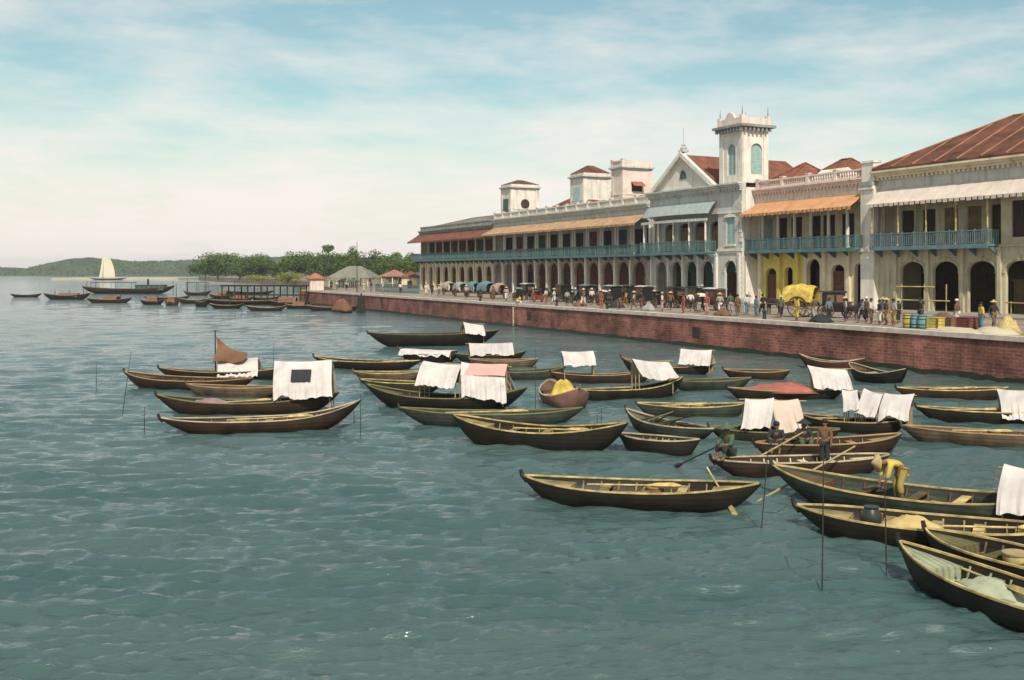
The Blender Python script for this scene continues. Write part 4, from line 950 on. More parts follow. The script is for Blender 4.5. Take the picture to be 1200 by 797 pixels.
for key, s0, s1, dy, lab in (('a1', -.35, .5, .1, 'pale oar lying along the nearest left cluster sampan'), ('b4', .3, .8, 0, 'oar in the narrow yellow edged sampan'), ('e5', -.4, .45, .1, 'oar on the boards of the yellow decked sampan'), ('f1', -.45, .35, .12, 'long yellow oar lying inside the biggest front sampan'), ('e7', -.4, .3, .1, 'oar on the orange brown boards of the third sampan below the wall'), ('g4', -.5, .2, .25, 'oar along the far side of the nearest sampan'), ('b8', -.3, .6, .12, 'oar lying in the black sampan with yellow foredeck'), ('e4', -.75, -.05, .15, 'oar left of the row of white cloths'), ('g2', .1, .85, -.2, 'oar right of the tan sack in the sampan with orange gunwale'), ('a2', -.3, .25, .1, 'oar between the mauve pile and the large white canopy'), ('b7', -.5, .4, .1, 'oar lying in the dark sampan below the two canopies'), ('e6', -.6, .2, .1, 'oar in the olive sampan second below the quay wall'), ('d3', -.6, .3, .1, 'oar in the sampan left of the twin cloths'), ('d5', -.5, .5, 0, 'dark oar in the olive sampan cluttered with poles')):
    F_ = BOATS[key][5]; oar(in_boat(key, s0, dy, F_+.0), in_boat(key, s1, -dy*.5, F_+.08), gunY if key != 'd5' else polewood, lab)
for i in range(5):
    a = in_boat('d5', -.5+i*.12, -.3+.12*i, .45); b = in_boat('d5', -.1+i*.16, .25-.1*i, .75+.12*(i % 3))
    rod('bamboo_pole', a, b, .03, gunO if i % 2 else polewood, 'one of the bamboo poles jumbled in the olive sampan in the middle gap', 'pole')['group'] = 'bamboo poles jumbled in the olive sampan'

def rope(p0, p1, sag, label):
    p0, p1 = Vector(p0), Vector(p1); pts = [(p1-p0)*(i/10)+Vector((0, 0, -sag*math.sin(math.pi*i/10))) for i in range(11)]; mb = MB(); mb.tube(pts, .008, 5); tag(mb.obj('mooring_rope', polewood, None, p0), label, 'rope', 'mooring ropes')
def prow(key, e=0):
    r_, pl, pr, L_, b_, F_, c = BOATS[key]; q = pr if e else pl; Yq = q.y; return Vector((q.x, q.y, .75))
rope(prow('a4')+Vector((0, 0, .2)), at(167, 362, .1), .15, 'rope from the leftmost prow to the pole in open water')
rope(prow('b1'), at(396.5, 317, .6), .05, 'rope from the black lighter to its thin pole')
rope(prow('g2'), at(735, 470, .4), .15, 'rope from the bare prow to the long dark pole')
# ------------------------------------------------------------------ people and animals
def skin_mesh(name, chains, root, m, sub=2):
    """chains: list of lists of (point, radius); equal points are shared joints"""
    vs, rad, ed, ix = [], [], [], {}
    for ch in chains:
        prev = None
        for p, r in ch:
            k = tuple(round(c, 3) for c in p)
            if k not in ix: ix[k] = len(vs); vs.append(p); rad.append(r if isinstance(r, tuple) else (r, r))
            if prev is not None and prev != ix[k]: ed.append((prev, ix[k]))
            prev = ix[k]
    me = bpy.data.meshes.new('tmp'); me.from_pydata(vs, ed, []); o = bpy.data.objects.new('tmp', me); COL.objects.link(o)
    sk = o.modifiers.new('s', 'SKIN'); sk.use_smooth_shade = True
    for i, d in enumerate(me.skin_vertices[0].data): d.radius = rad[i]; d.use_root = (i == root)
    sb = o.modifiers.new('d', 'SUBSURF'); sb.levels = sub; sb.render_levels = sub
    bpy.context.view_layer.update(); dg = bpy.context.evaluated_depsgraph_get()
    res = bpy.data.meshes.new_from_object(o.evaluated_get(dg)); res.name = name
    bpy.data.objects.remove(o); res.materials.clear(); res.materials.append(m); return res
def pose_joints(kind):
    J = dict(pel=(0, 0, .88), sp=(0, 0, 1.08), ch=(0, -.01, 1.27), nk=(0, 0, 1.42), hd=(0, -.02, 1.53), top=(0, -.01, 1.60))
    for s, n in ((-1, 'l'), (1, 'r')):
        J.update({n+'hip': (s*.09, 0, .84), n+'kn': (s*.10, -.02, .47), n+'an': (s*.10, .02, .08), n+'to': (s*.11, -.13, .035), n+'sh': (s*.18, 0, 1.36), n+'el': (s*.23, .02, 1.10), n+'wr': (s*.24, -.06, .87), n+'ha': (s*.235, -.09, .77)})
    if kind == 'walk':
        J.update(lkn=(-.10, -.20, .50), lan=(-.10, -.24, .10), lto=(-.11, -.39, .07), rkn=(.10, .05, .47), ran=(.10, .27, .13), rto=(.11, .16, .04), lel=(-.24, .12, 1.12), lwr=(-.24, .10, .88), lha=(-.235, .07, .79), rel=(.24, -.10, 1.12), rwr=(.23, -.28, .95), rha=(.22, -.35, .88))
    if kind == 'sit':
        J.update(pel=(0, 0, .22), sp=(0, -.03, .42), ch=(0, -.08, .60), nk=(0, -.10, .75), hd=(0, -.14, .85), top=(0, -.13, .92))
        for s, n in ((-1, 'l'), (1, 'r')):
            J.update({n+'hip': (s*.10, -.02, .20), n+'kn': (s*.16, -.36, .42), n+'an': (s*.12, -.38, .07), n+'to': (s*.12, -.53, .035), n+'sh': (s*.18, -.09, .69), n+'el': (s*.25, -.22, .47), n+'wr': (s*.12, -.38, .46), n+'ha': (s*.06, -.44, .45)})
    if kind == 'stoop':
        J.update(pel=(0, .12, .84), sp=(0, -.02, .98), ch=(0, -.20, 1.04), nk=(0, -.36, 1.03), hd=(0, -.48, 1.02), top=(0, -.56, 1.02))
        for s, n in ((-1, 'l'), (1, 'r')):
            J.update({n+'hip': (s*.10, .10, .81), n+'kn': (s*.13, -.02, .45), n+'an': (s*.13, .06, .08), n+'to': (s*.14, -.09, .035), n+'sh': (s*.18, -.29, 1.00), n+'el': (s*.20, -.36, .73), n+'wr': (s*.14, -.44, .50), n+'ha': (s*.12, -.46, .40)})
    return J
TPL = {}
def person_template(kind):
    if kind in TPL: return TPL[kind]
    J = pose_joints(kind); v = lambda a: J[a]
    chains = [[(v('pel'), (.13, .10)), (v('sp'), (.115, .09)), (v('ch'), (.14, .10)), (v('nk'), .055), (v('hd'), (.085, .10)), (v('top'), (.075, .085))]]
    for n in 'lr':
        chains.append([(v('pel'), (.13, .10)), (v(n+'hip'), .095), (v(n+'kn'), .06), (v(n+'an'), .04), (v(n+'to'), .03)])
        w, h = Vector(v(n+'wr')), Vector(v(n+'ha'))
        chains.append([(v('ch'), (.14, .10)), (v(n+'sh'), .06), (v(n+'el'), .043), (v(n+'wr'), .03), (tuple(w.lerp(h, .5)), (.042, .022))])
    body = skin_mesh('body', chains, 0, skinM)
    # fingers joined to the hands
    mb = MB()
    for n in 'lr':
        w, h = Vector(v(n+'wr')), Vector(v(n+'ha')); d = (h-w).normalized(); sd = d.cross(Vector((1, 0, 0))).normalized(); pc = w.lerp(h, .6)
        for i, (o_, l) in enumerate(((-.03, .075), (-.01, .09), (.01, .085), (.03, .065))):
            mb.tube([pc+sd*o_, pc+sd*o_+d*l*.6, pc+sd*o_+d*l+Vector((0, -.012, 0))], [.009, .009, .006], 5)
        mb.tube([w.lerp(h, .3)+sd*-.03, w.lerp(h, .7)+sd*-.065], [.011, .008], 5)
    for (hd, tp) in ((Vector(v('hd')), Vector(v('top'))),):
        up = (tp-hd).normalized(); fw = Vector((0, -1, 0)) if kind != 'stoop' else Vector((0, -.5, -.85)); sd = Vector((1, 0, 0))
        mb.tube([hd+fw*.085+up*.015, hd+fw*.118-up*.02], [.012, .02], 5)
        for s in (-1, 1): mb.lathe([(.0, -.012), (.028, -.006), (.028, .006), (0, .012)], tuple(hd+sd*s*.09), 7, 'x')
    fing = mb
    bm = bmesh.new(); bm.from_mesh(body); me2 = mb.mesh('t', skinM, True); bm.from_mesh(me2); bm.to_mesh(body); bm.free()
    sh = [[(tuple(Vector(v('pel')).lerp(Vector(v('sp')), .3)), (.142, .112)), (v('sp'), (.138, .11)), (v('ch'), (.165, .125)), (tuple(Vector(v('ch')).lerp(Vector(v('nk')), .6)), .085)]]
    tr = []
    for n in 'lr':
        e = Vector(v(n+'el')); w = Vector(v(n+'wr')); sh.append([(v('ch'), (.165, .125)), (v(n+'sh'), .08), (v(n+'el'), .068), (tuple(e.lerp(w, .45)), .06)])
        k_ = Vector(v(n+'kn')); a = Vector(v(n+'an')); tr.append([(v('pel'), (.15, .12)), (v(n+'hip'), .118), (v(n+'kn'), .09), (tuple(k_.lerp(a, .6)), .085)])
    shirt = skin_mesh('shirt', sh, 0, cloths['white']); trou = skin_mesh('trousers', tr, 0, cloths['dark'])
    hd, tp = Vector(v('hd')), Vector(v('top')); up = (tp-hd).normalized() if kind == 'stoop' else Vector((0, 0, 1))
    q = up.to_track_quat('Z', 'Y').to_matrix().to_4x4(); base_ = hd+up*.05
    mb = MB(); mb.lathe([(.098, -.02), (.108, .03), (.09, .085), (.045, .115), (.001, .12)], n=12); mb.v = [tuple(q @ Vector(p)+base_+Vector((0, .012, 0))) for p in mb.v]; hair = mb.mesh('hair', hairM, True)
    mb = MB(); mb.lathe([(.001, .20), (.10, .115), (.24, .03), (.24, .02), (.10, .10), (.001, .18)], n=16); mb.v = [tuple(q @ Vector(p)+base_) for p in mb.v]; hat = mb.mesh('straw_hat', straw, True)
    mb = MB(); mb.lathe([(.105, -.01), (.13, .04), (.125, .09), (.07, .14), (.001, .15)], n=12); mb.v = [tuple(q @ Vector(p)+base_) for p in mb.v]; turb = mb.mesh('turban', cloths['white'], True)
    TPL[kind] = dict(body=body, shirt=shirt, trousers=trou, hair=hair, straw_hat=hat, turban=turb); return TPL[kind]
CM = {}
def recol(me, m):
    k = (me.name, m.name)
    if k not in CM: c = me.copy(); c.materials[0] = m; CM[k] = c
    return CM[k]
def person(label, loc, rz, kind='stand', shirt='white', trousers='dark', head='hair', headc=None, scale=1.0, group=None):
    T = person_template(kind); root = thing('person', label, 'person', loc, rz, group); root.scale = (scale,)*3
    link('body', T['body'], root)
    if shirt: link('shirt', recol(T['shirt'], cloths[shirt]), root)
    link('trousers', recol(T['trousers'], cloths[trousers]), root)
    link(head, recol(T[head], cloths[headc]) if headc else T[head], root)
    return root
def on_quay(px, t, z=None): return P(U(px, t), t, G+.004 if z is None else z)
QL, QR = ROT+R(-90), ROT+R(90)             # facing along the quay: away, towards the camera
# horses
def horse_template(bull=False):
    k = 'bull' if bull else 'pony'
    if k in TPL: return TPL[k]
    H = 1.0
    ch = [[((0, .62, 1.02), .17), ((0, .35, .98), .235), ((0, -.05, .93), .25), ((0, -.40, .98), .235), ((0, -.62, 1.05), .16), ((0, -.84, 1.32 if not bull else 1.16), .115), ((0, -.98, 1.47 if not bull else 1.22), .095), ((0, -1.14, 1.36 if not bull else 1.10), .08), ((0, -1.28, 1.21 if not bull else .98), .058)]]
    if bull: ch.append([((0, -.40, .98), .235), ((0, -.42, 1.26), .10)])
    for s in (-1, 1):
        ch.append([((0, -.40, .98), .235), ((s*.13, -.46, .72), .10), ((s*.13, -.46, .45), .06), ((s*.13, -.44, .14), .042), ((s*.13, -.48, .03), .055)])
        ch.append([((0, .35, .98), .235), ((s*.14, .42, .74), .125), ((s*.14, .56, .46), .06), ((s*.14, .50, .14), .042), ((s*.14, .46, .03), .055)])
        ch.append([((0, -.98, 1.47 if not bull else 1.22), .095), ((s*.06, -.95, 1.60 if not bull else 1.30), .03)])
    body = skin_mesh(k, ch, 2, cloths['grey'])
    mb = MB(); mb.tube([(0, .70, 1.10), (0, .84, 1.0), (0, .86, .7), (0, .83, .42)], [.05, .06, .065, .02], 6); tail = mb.mesh('tail', hairM, True)
    mb = MB()
    if bull:
        for s in (-1, 1): mb.tube([(s*.07, -1.0, 1.30), (s*.2, -1.02, 1.42), (s*.2, -1.0, 1.62)], [.03, .025, .008], 6)
    else: mb.tube([(0, -.60, 1.24), (0, -.78, 1.46), (0, -.92, 1.60), (0, -1.02, 1.55)], [.04, .05, .05, .03], 6)
    TPL[k] = (body, tail, mb.mesh('horns' if bull else 'mane', bamboo if bull else hairM, True)); return TPL[k]
coat = {k: mat('coat_'+k, c, .7, .2, 3) for k, c in dict(grey=(.40, .40, .38), brown=(.12, .06, .035), black=(.025, .022, .02), cream=(.5, .42, .3)).items()}
def horse(label, loc, rz, c='brown', bull=False, scale=1.0):
    B_, T_, M_ = horse_template(bull); root = thing('bullock' if bull else 'pony', label, 'bullock' if bull else 'pony', loc, rz, None if bull else 'ponies harnessed on the promenade'); root.scale = (scale,)*3
    link('body', recol(B_, coat[c]), root); link('tail', T_, root); link('horns' if bull else 'mane', M_, root); return root
# wheels
def wheel_meshes(r, m=None):
    k = ('wheel', round(r, 2))
    if k not in SHM:
        mb = MB(); n = 22; vs = []; fs = []
        for i in range(n):
            a = 2*math.pi*i/n
            for rr, x in ((r, -.03), (r, .03), (r-.09, .03), (r-.09, -.03)): vs.append((x, rr*math.cos(a), rr*math.sin(a)))
        for i in range(n):
            for j in range(4): fs.append((i*4+j, i*4+(j+1) % 4, ((i+1) % n)*4+(j+1) % 4, ((i+1) % n)*4+j))
        mb.add(vs, fs); rim = mb.mesh('rim', wheelM)
        mb = MB()
        for i in range(12):
            a = 2*math.pi*i/12; mb.tube([(0, .05*math.cos(a), .05*math.sin(a)), (0, (r-.07)*math.cos(a), (r-.07)*math.sin(a))], .022, 5)
        mb.lathe([(.06, -.12), (.09, -.05), (.09, .05), (.06, .12)], n=10, axis='x'); SHM[k] = (rim, mb.mesh('spokes', wheelM))
    return SHM[k]
def wheel(parent, x, y, r):
    rim, sp = wheel_meshes(r); w = link('wheel', rim, parent, (x, y, r)); link('spokes', sp, w); return w
# vehicles face -y in their own frame
def gharry(label, loc, rz, body=black, roofm=None, group='horse carriages waiting along the quay'):
    root = thing('horse_carriage', label, 'carriage', loc, rz, group)
    for y, r in ((-.95, .42), (.8, .52)):
        for x in (-.68, .68): wheel(root, x, y, r)
    mb = MB(); mb.prism([(-.55, .55), (.55, .55), (.66, 1.0), (.66, 1.9), (-.66, 1.9), (-.66, 1.0)], -.55, .95); mb.box(-.5, .5, -1.25, -.553, .62, .95); mb.obj('body', body, root)
    mb = MB(); g = [[(x_, -.7+1.85*j/6, 1.93+.12*math.cos(x_/.75*1.4)) for j in range(7)] for x_ in [-.75+1.5*i/8 for i in range(9)]]; mb.sheet(g, .05); mb.obj('roof', roofm or body, root)
    for s in (-1, 1):
        for y in (-.4, .3):
            mb = MB(); mb.box(min(s*.662, s*.675), max(s*.662, s*.675), y, y+.5, 1.2, 1.75); mb.obj('window', cloths['brown'], root)
    mb = MB(); mb.box(-.45, .45, -1.2, -.8, 1.16, 1.24); mb.box(-.45, .45, -.82, -.76, 1.244, 1.6)
    for s in (-.4, .4): mb.box(s-.03, s+.03, -1.1, -.85, .953, 1.158)
    mb.obj('driver_seat', wheelM, root)
    for s in (-1, 1): mb = MB(); mb.tube([(s*.35, -1.2, .75), (s*.33, -2.9, .85)], .03, 6); mb.obj('shaft', wheelM, root)
    mb = MB(); 
    for y, r in ((-.95, .42), (.8, .52)): mb.tube([(-.68, y, r), (.68, y, r)], .035, 6)
    mb.box(-.06, .06, -.95, .8, .46, .547); mb.obj('axle', iron, root)
    return root
def rickshaw(label, loc, rz, hood=clothTl, body=black, up=True, group='hooded rickshaws on the promenade'):
    root = thing('rickshaw', label, 'rickshaw', loc, rz, group)
    for x in (-.5, .5): wheel(root, x, 0, .5)
    mb = MB(); mb.box(-.38, .38, -.4, .35, .62, .78); mb.box(-.38, .38, .27, .37, .783, 1.25); mb.box(-.4, -.33, -.35, .267, .783, 1.0); mb.box(.33, .4, -.35, .267, .783, 1.0); mb.prism([(-.34, .3), (.34, .3), (.36, .615), (-.36, .615)], -.62, -.2); mb.obj('seat_body', body, root)
    mb = MB(); g = []
    for i in range(9):
        a = math.pi*(.02+.62*i/8) if up else math.pi*(.0+.22*i/8); row = []
        for j in range(7):
            x = -.43+.86*j/6; rr = .62*(1-.1*abs(j-3)/3); row.append((x, .30+.0-rr*math.sin(a-.25)*.9+.05, .98+rr*.95*math.cos(a-.9)*.9+.1))
        g.append(row)
    mb.sheet(g, .03); mb.obj('hood', hood, root, smooth='auto')
    for s in (-1, 1): mb = MB(); mb.tube([(s*.32, -.3, .5), (s*.3, -1.1, .55), (s*.28, -1.9, .45)], .022, 6); mb.obj('shaft', wheelM, root)
    mb = MB(); mb.tube([(-.5, 0, .5), (.5, 0, .5)], .03, 6); mb.box(-.03, .03, -.2, .2, .5, .617); mb.obj('axle', iron, root)
    return root
def covered_cart(label, loc, rz, cover=clothTl, r=.6, L_=2.2, hh=1.15, cat='cart', group=None, name='covered_cart', wid=1.3):
    root = thing(name, label, cat, loc, rz, group)
    for x in (-wid/2-.12, wid/2+.12): wheel(root, x, 0, r)
    mb = MB(); mb.box(-wid/2, wid/2, -L_/2, L_/2, r+.06, r+.16); mb.box(-wid/2, -wid/2+.06, -L_/2, L_/2, r+.163, r+.45); mb.box(wid/2-.06, wid/2, -L_/2, L_/2, r+.163, r+.45); mb.obj('bed', wheelM, root)
    mb = MB(); g = []
    for i in range(11):
        y = -L_/2-.1+(L_+.2)*i/10; row = []
        for j in range(13):
            a = math.pi*j/12; row.append((-(wid/2+.08)*math.cos(a), y, r+.40+hh*math.sin(a)**.7*(1+.05*math.sin(i*1.9+j*.7))-.08*math.cos(i*math.pi/5)))
        g.append(row)
    mb.sheet(g, .035); mb.obj('cover', cover, root, smooth='auto')
    for s in (-1, 1): mb = MB(); mb.tube([(s*.4, -L_/2+.1, r+.1), (s*.34, -L_/2-1.9, r+.2)], .035, 6); mb.obj('shaft', wheelM, root)
    mb = MB(); mb.tube([(-wid/2-.12, 0, r), (wid/2+.12, 0, r)], .04, 6); mb.box(-wid/2, wid/2, -.05, .05, r+.003, r+.057); mb.obj('axle', iron, root)
    return root
def quay_at(px, t): return on_quay(px, t)
AW = ROT+R(90)*0
FA, FT = ROT-R(90), ROT+R(90)              # vehicle/person front points: FT = towards near end?  (-y axis turned)
# far row of carts and rickshaws (left to right)
covered_cart('drab canvas covered cart at the far left of the row below the far end house', quay_at(466, 9), FT, mat('drab_canvas', (.34, .29, .21), .95, .3, 2), .55, 2.4, 1.0)
covered_cart('grey covered cart second from left of the far row', quay_at(476, 8), FA, plD, .55, 2.2, 1.0)
covered_cart('pale teal covered cart in the far row just right of the grey cover', quay_at(487, 8), FT, clothTl, .55, 2.6, 1.1)
covered_cart('larger teal covered cart beside the far end house\'s last arch', quay_at(498, 7), FA, clothTl, .6, 3.0, 1.15)
covered_cart('cream and pink covered cart left of the blue hooded rickshaw', quay_at(509, 7), FT, mat('dusty_pink_canvas', (.36, .24, .20), .95, .3, 2), .55, 2.4, 1.0)
rickshaw('rickshaw with domed blue hood in the far row above the wall drain', quay_at(525, 6), FA, clothTl, black)
rickshaw('red bodied rickshaw with two riders near the middle of the long arcade', quay_at(542, 5.5), FT, cloths['dark'], mat('red_lacquer', (.22, .04, .03), .4, .2, 2))
gharry('low black carriage right of the red rickshaw', quay_at(563, 8), FA)
gharry('black carriage with teal cloth roof before the long arcade', quay_at(585, 9), FT, black, clothTl)
gharry('black carriage with pale teal roof left of the pediment house', quay_at(605, 9.5), FA, black, tealL)
gharry('black carriage with white roof parked below the pediment house\'s left corner', quay_at(632, 10), FA, black, clothW)
gharry('dark carriage behind the man in red before the pediment house', quay_at(660, 9), FT)
gharry('brown black carriage with grey roof in front of the pediment house tower', quay_at(694, 8.5), FT, mat('brown_lacquer', (.06, .035, .025), .4, .3, 2), plG)
horse('grey pony in front of the brown black carriage below the tower', quay_at(716, 7.6), FT, 'grey', scale=1.1)
horse('brown pony before the dark carriage among the four dark arches', quay_at(674, 8.6), FT, 'brown')
horse('black pony ahead of the carriage with white roof', quay_at(621, 10.0), FA, 'black')
horse('dark brown pony by the carriage with teal cloth roof', quay_at(594, 8.8), FT, 'brown')
rickshaw('black rickshaw between the low black carriage and the teal roofed one', quay_at(574, 7), FT, cloths['dark'], black)
rickshaw('black rickshaw with white hood between teal and pale teal roofed carriages', quay_at(597, 6.5), FA, clothW, black)
gharry('dark carriage with brown roof half behind the black pony', quay_at(619, 12.5), FA, black, wheelM)
rickshaw('rickshaw with folded dark hood beside the white roofed carriage', quay_at(645, 7.5), FT, cloths['dark'], black, False)
gharry('plain black carriage right of the brown pony before the dark arches', quay_at(677, 12), FA)
rickshaw('rickshaw with pale hood left of the brown black carriage below the tower', quay_at(681, 6), FT, clothCr, black)
horse('cream pony left of the plain black carriage', quay_at(668, 11.5), FA, 'cream')
horse('black pony between the red rickshaw and the low black carriage', quay_at(553, 8), FA, 'black')
gharry('dark carriage with grey roof left of the red rickshaw', quay_at(534, 9), FT, black, plG)
# the bullock cart with the yellow tilt
covered_cart('cart with big spoked wheels under a bulging yellow cover', quay_at(766, 6.2), ROT-R(60), clothY, .82, 2.3, 1.25, name='bullock_cart', wid=1.4)
horse('dark bullock standing left of the yellow covered cart', quay_at(743, 7.2), ROT-R(75), 'black', True, 1.1)
gharry('tall black carriage right of the yellow covered cart', quay_at(796, 7.5), ROT+R(150), group='horse carriages waiting along the quay')
horse('small black pony between the tall black carriage and the man in blue', quay_at(809, 6.4), ROT+R(105), 'black', scale=.9)
# people on the promenade
PPL = [(447, 6, 'white', 'white', 'turban', None, 'stand', 'person in white at the far left end of the promenade'), (452, 8, 'dark', 'dark', 'hair', None, 'stand', 'person in black beside the person in white at the far end'), (458, 5, 'white', 'brown', 'straw_hat', None, 'walk', 'person in white with straw hat left of the drab covered cart'),
       (481, 4, 'pink', 'dark', 'turban', None, 'walk', 'person in pink walking past the pale teal cart'), (504, 4.5, 'brown', 'brown', 'hair', None, 'stand', 'person in brown between teal and pink carts'), (515, 4, 'pink', 'white', 'straw_hat', None, 'walk', 'person in pink with straw hat by the pink cart'),
       (538, 4.2, 'red', 'red', 'turban', 'pink', 'walk', 'person in red pulling the red rickshaw'), (549, 4.2, 'white', 'red', 'hair', None, 'stand', 'person in white jacket and red skirt beside the red rickshaw'), (574, 4.5, 'blue', 'dark', 'turban', None, 'walk', 'person in blue right of the low black carriage'),
       (588, 6.0, 'white', 'dark', 'turban', None, 'stand', 'person in white before the teal cloth roofed carriage'), (596, 2.0, 'brown', 'red', 'hair', None, 'stand', 'person in brown by the coping under the long arcade'), (611, 2.2, 'red', 'brown', 'hair', None, 'stoop', 'person in red bending down near the coping'),
       (624, 2.5, 'grey', 'brown', 'straw_hat', None, 'walk', 'person in grey with straw hat by the long arcade\'s last arch'), (648, 3.0, 'white', 'pink', 'turban', 'pink', 'stand', 'person in white and pink at the pediment house\'s first arch'), (641, 7.5, 'dark', 'dark', 'straw_hat', None, 'stand', 'person in black with straw hat beside the white roofed carriage'),
       (666, 2.0, 'red', 'red', 'hair', None, 'stand', 'bareheaded person in dark red near the coping below the pediment'), (686, 1.8, 'red', 'pink', 'turban', 'red', 'stand', 'person in red with red turban nearest the coping below the tower'), (706, 5.5, 'green', 'grey', 'hair', None, 'stand', 'person in green beside the grey pony'),
       (728, 3.6, 'blue', 'blue', 'hair', None, 'stand', 'person in bright blue between the grey pony and the bullock'), (733.5, 4.6, 'dark', 'dark', 'hair', None, 'walk', 'person in black behind the person in bright blue'), (762.5, 1.6, 'yellow', 'yellow', 'hair', None, 'stand', 'person in yellow standing before the yellow cart\'s wheel'),
       (556, 3.4, 'white', 'white', 'straw_hat', None, 'walk', 'person in white with straw hat left of the low black carriage'), (567, 2.6, 'grey', 'dark', 'hair', None, 'stand', 'bareheaded person in grey and black by the coping left of the blue clad one'), (581, 3.0, 'brown', 'white', 'turban', None, 'walk', 'person in brown jacket, white trousers and white turban under the long arcade'),
       (603, 5.5, 'dark', 'dark', 'turban', None, 'stand', 'person in black with white turban at the pale teal roofed carriage'), (617, 5.0, 'ochre', 'brown', 'hair', None, 'walk', 'person in ochre shirt walking by the black pony'), (630, 4.5, 'dark', 'brown', 'hair', None, 'stand', 'person in dark jacket and brown skirt before the white roofed carriage'),
       (655, 5.0, 'brown', 'dark', 'straw_hat', None, 'walk', 'person in brown with straw hat before the first dark arch'), (672, 4.8, 'white', 'dark', 'hair', None, 'walk', 'person in white jacket and black trousers behind the person in dark red'), (679, 3.6, 'dark', 'grey', 'turban', None, 'stand', 'person in black with white turban left of the red turbaned one'),
       (697, 4.0, 'grey', 'white', 'straw_hat', None, 'walk', 'person in grey jacket with straw hat before the brown black carriage'), (712, 3.2, 'brown', 'brown', 'hair', None, 'stand', 'person all in brown below the grey pony'), (720, 5.0, 'white', 'blue', 'turban', None, 'stand', 'person in white and blue beside the grey pony\'s tail'),
       (749, 3.8, 'green', 'dark', 'straw_hat', None, 'walk', 'person in green with straw hat before the bullock'), (777, 3.2, 'brown', 'grey', 'hair', None, 'walk', 'person in brown jacket and grey trousers right of the yellow cart'), (804, 3.6, 'grey', 'dark', 'straw_hat', None, 'stand', 'person in grey with straw hat before the small black pony'),
       (822, 5.4, 'brown', 'dark', 'turban', None, 'stand', 'person in brown with white turban behind the group by the corner pier'), (836, 5.6, 'blue', 'grey', 'straw_hat', None, 'stand', 'person in blue with straw hat at the back of the group by the corner pier'), (930, 6.0, 'dark', 'brown', 'straw_hat', None, 'walk', 'person in black jacket with straw hat behind the pale sand heap'),
       (899, 6.5, 'brown', 'white', 'turban', None, 'stand', 'person in brown jacket with white turban behind the crates'), (868, 6.0, 'dark', 'dark', 'hair', None, 'stand', 'person in black before the two rail bamboo barrier'),
       (790, 4.2, 'blue', 'dark', 'hair', None, 'stand', 'person in blue beside the tall black carriage\'s wheel'), (818.5, 3.8, 'blue', 'dark', 'hair', None, 'walk', 'person in pale blue shirt and dark trousers right of the small black pony'), (826, 3.4, 'white', 'brown', 'hair', None, 'stand', 'person in white jacket and brown skirt, second right of the black pony'),
       (833, 3.0, 'dark', 'white', 'hair', None, 'stand', 'person in dark jacket and white trousers among the group by the corner pier'), (839, 3.4, 'brown', 'ochre', 'straw_hat', None, 'stand', 'person in brown jacket with straw hat by the corner pier'), (845, 2.8, 'grey', 'ochre', 'hair', None, 'stand', 'person in grey jacket and ochre skirt left of the yellow crates'),
       (849, 5.5, 'dark', 'dark', 'straw_hat', None, 'stand', 'person in black with straw hat behind the yellow crates'), (919.5, 2.4, 'yellow', 'blue', 'hair', None, 'stand', 'person in yellow shirt and blue trousers standing before the wide arches')]
for i, (px, t, sh_, tr_, hd, hc, kd, lab) in enumerate(PPL):
    person(lab, quay_at(px, t), ROT+R(rnd.choice((-90, 90, 0, -60, 70, -20)))+rnd.uniform(-.3, .3), kd, sh_, tr_, hd, hc, rnd.uniform(.97, 1.06))
person('person in yellow sitting on the coping above the drain pipe', P(U(527, .25), .25, G+.06), ROT+R(180)*0, 'sit', 'yellow', 'white', 'hair', None, 1.0)
# boat people
def bperson(key, s, dy, rz, z, lab, *a, **k): return person(lab, in_boat(key, s, dy, z), rz, *a, **k)
bperson('g1', -.06, .0, R(-80), .165, 'stooping man in yellow clothes working bent over in a sampan', 'stoop', 'yellow', 'ochre', 'straw_hat')
bperson('d4', .85, .25, R(-30), .35, 'boatman in green with straw hat seated left of the cream foredeck', 'sit', 'green', 'dark', 'straw_hat', scale=1.0) if False else None
bperson('g0', -.80, 0, R(-50), .50, 'boatman in dark green rowing at the bow of the cream decked sampan', 'sit', 'green', 'dark', 'straw_hat', 'green')
bperson('g00', -.70, 0, R(-15), .165, 'boatman in black sitting in front of the white cloth', 'sit', 'dark', 'dark', 'hair')
bperson('g00', -.36, 0, R(10), .165, 'boatman in black with dark hat sitting in front of the peach cloth', 'sit', 'dark', 'green', 'straw_hat', 'dark')
bperson('g0', .27, .1, R(-30), .165, 'boatman in brown standing by the slanting bamboo pole', 'stand', 'brown', 'dark', 'hair', scale=.85)

# ------------------------------------------------------------------ goods on the promenade
def crate(px, t, w, h, m, lab, rz=0):
    root = thing('crate', lab, 'crate', on_quay(px, t), ROT+rz)
    mb = MB(); n = 4
    for i in range(n):
        z0, z1 = .03+(h-.06)*i/n, .03+(h-.06)*(i+1)/n-.02
        mb.box(-w/2, w/2, -w*.4, -w*.4+.03, z0, z1); mb.box(-w/2, w/2, w*.4-.03, w*.4, z0, z1); mb.box(-w/2, -w/2+.03, -w*.4+.033, w*.4-.033, z0, z1); mb.box(w/2-.03, w/2, -w*.4+.033, w*.4-.033, z0, z1)
    mb.box(-w/2+.03, w/2-.03, -w*.4+.03, w*.4-.03, .03, .08); mb.obj('boards', m, root)
    mb = MB(); mb.box(-w/2-.02, w/2+.02, -w*.4-.02, w*.4+.02, h-.027, h+.01); mb.obj('lid', m, root)
    for sx in (-1, 1):
        for sy in (-1, 1): mb = MB(); x, y = sx*(w/2+.003), sy*(w*.4+.003); mb.box(min(x, x+sx*.03), max(x, x+sx*.03), y-.06, y+.06, 0, h-.03); mb.obj('batten', wheelM, root)
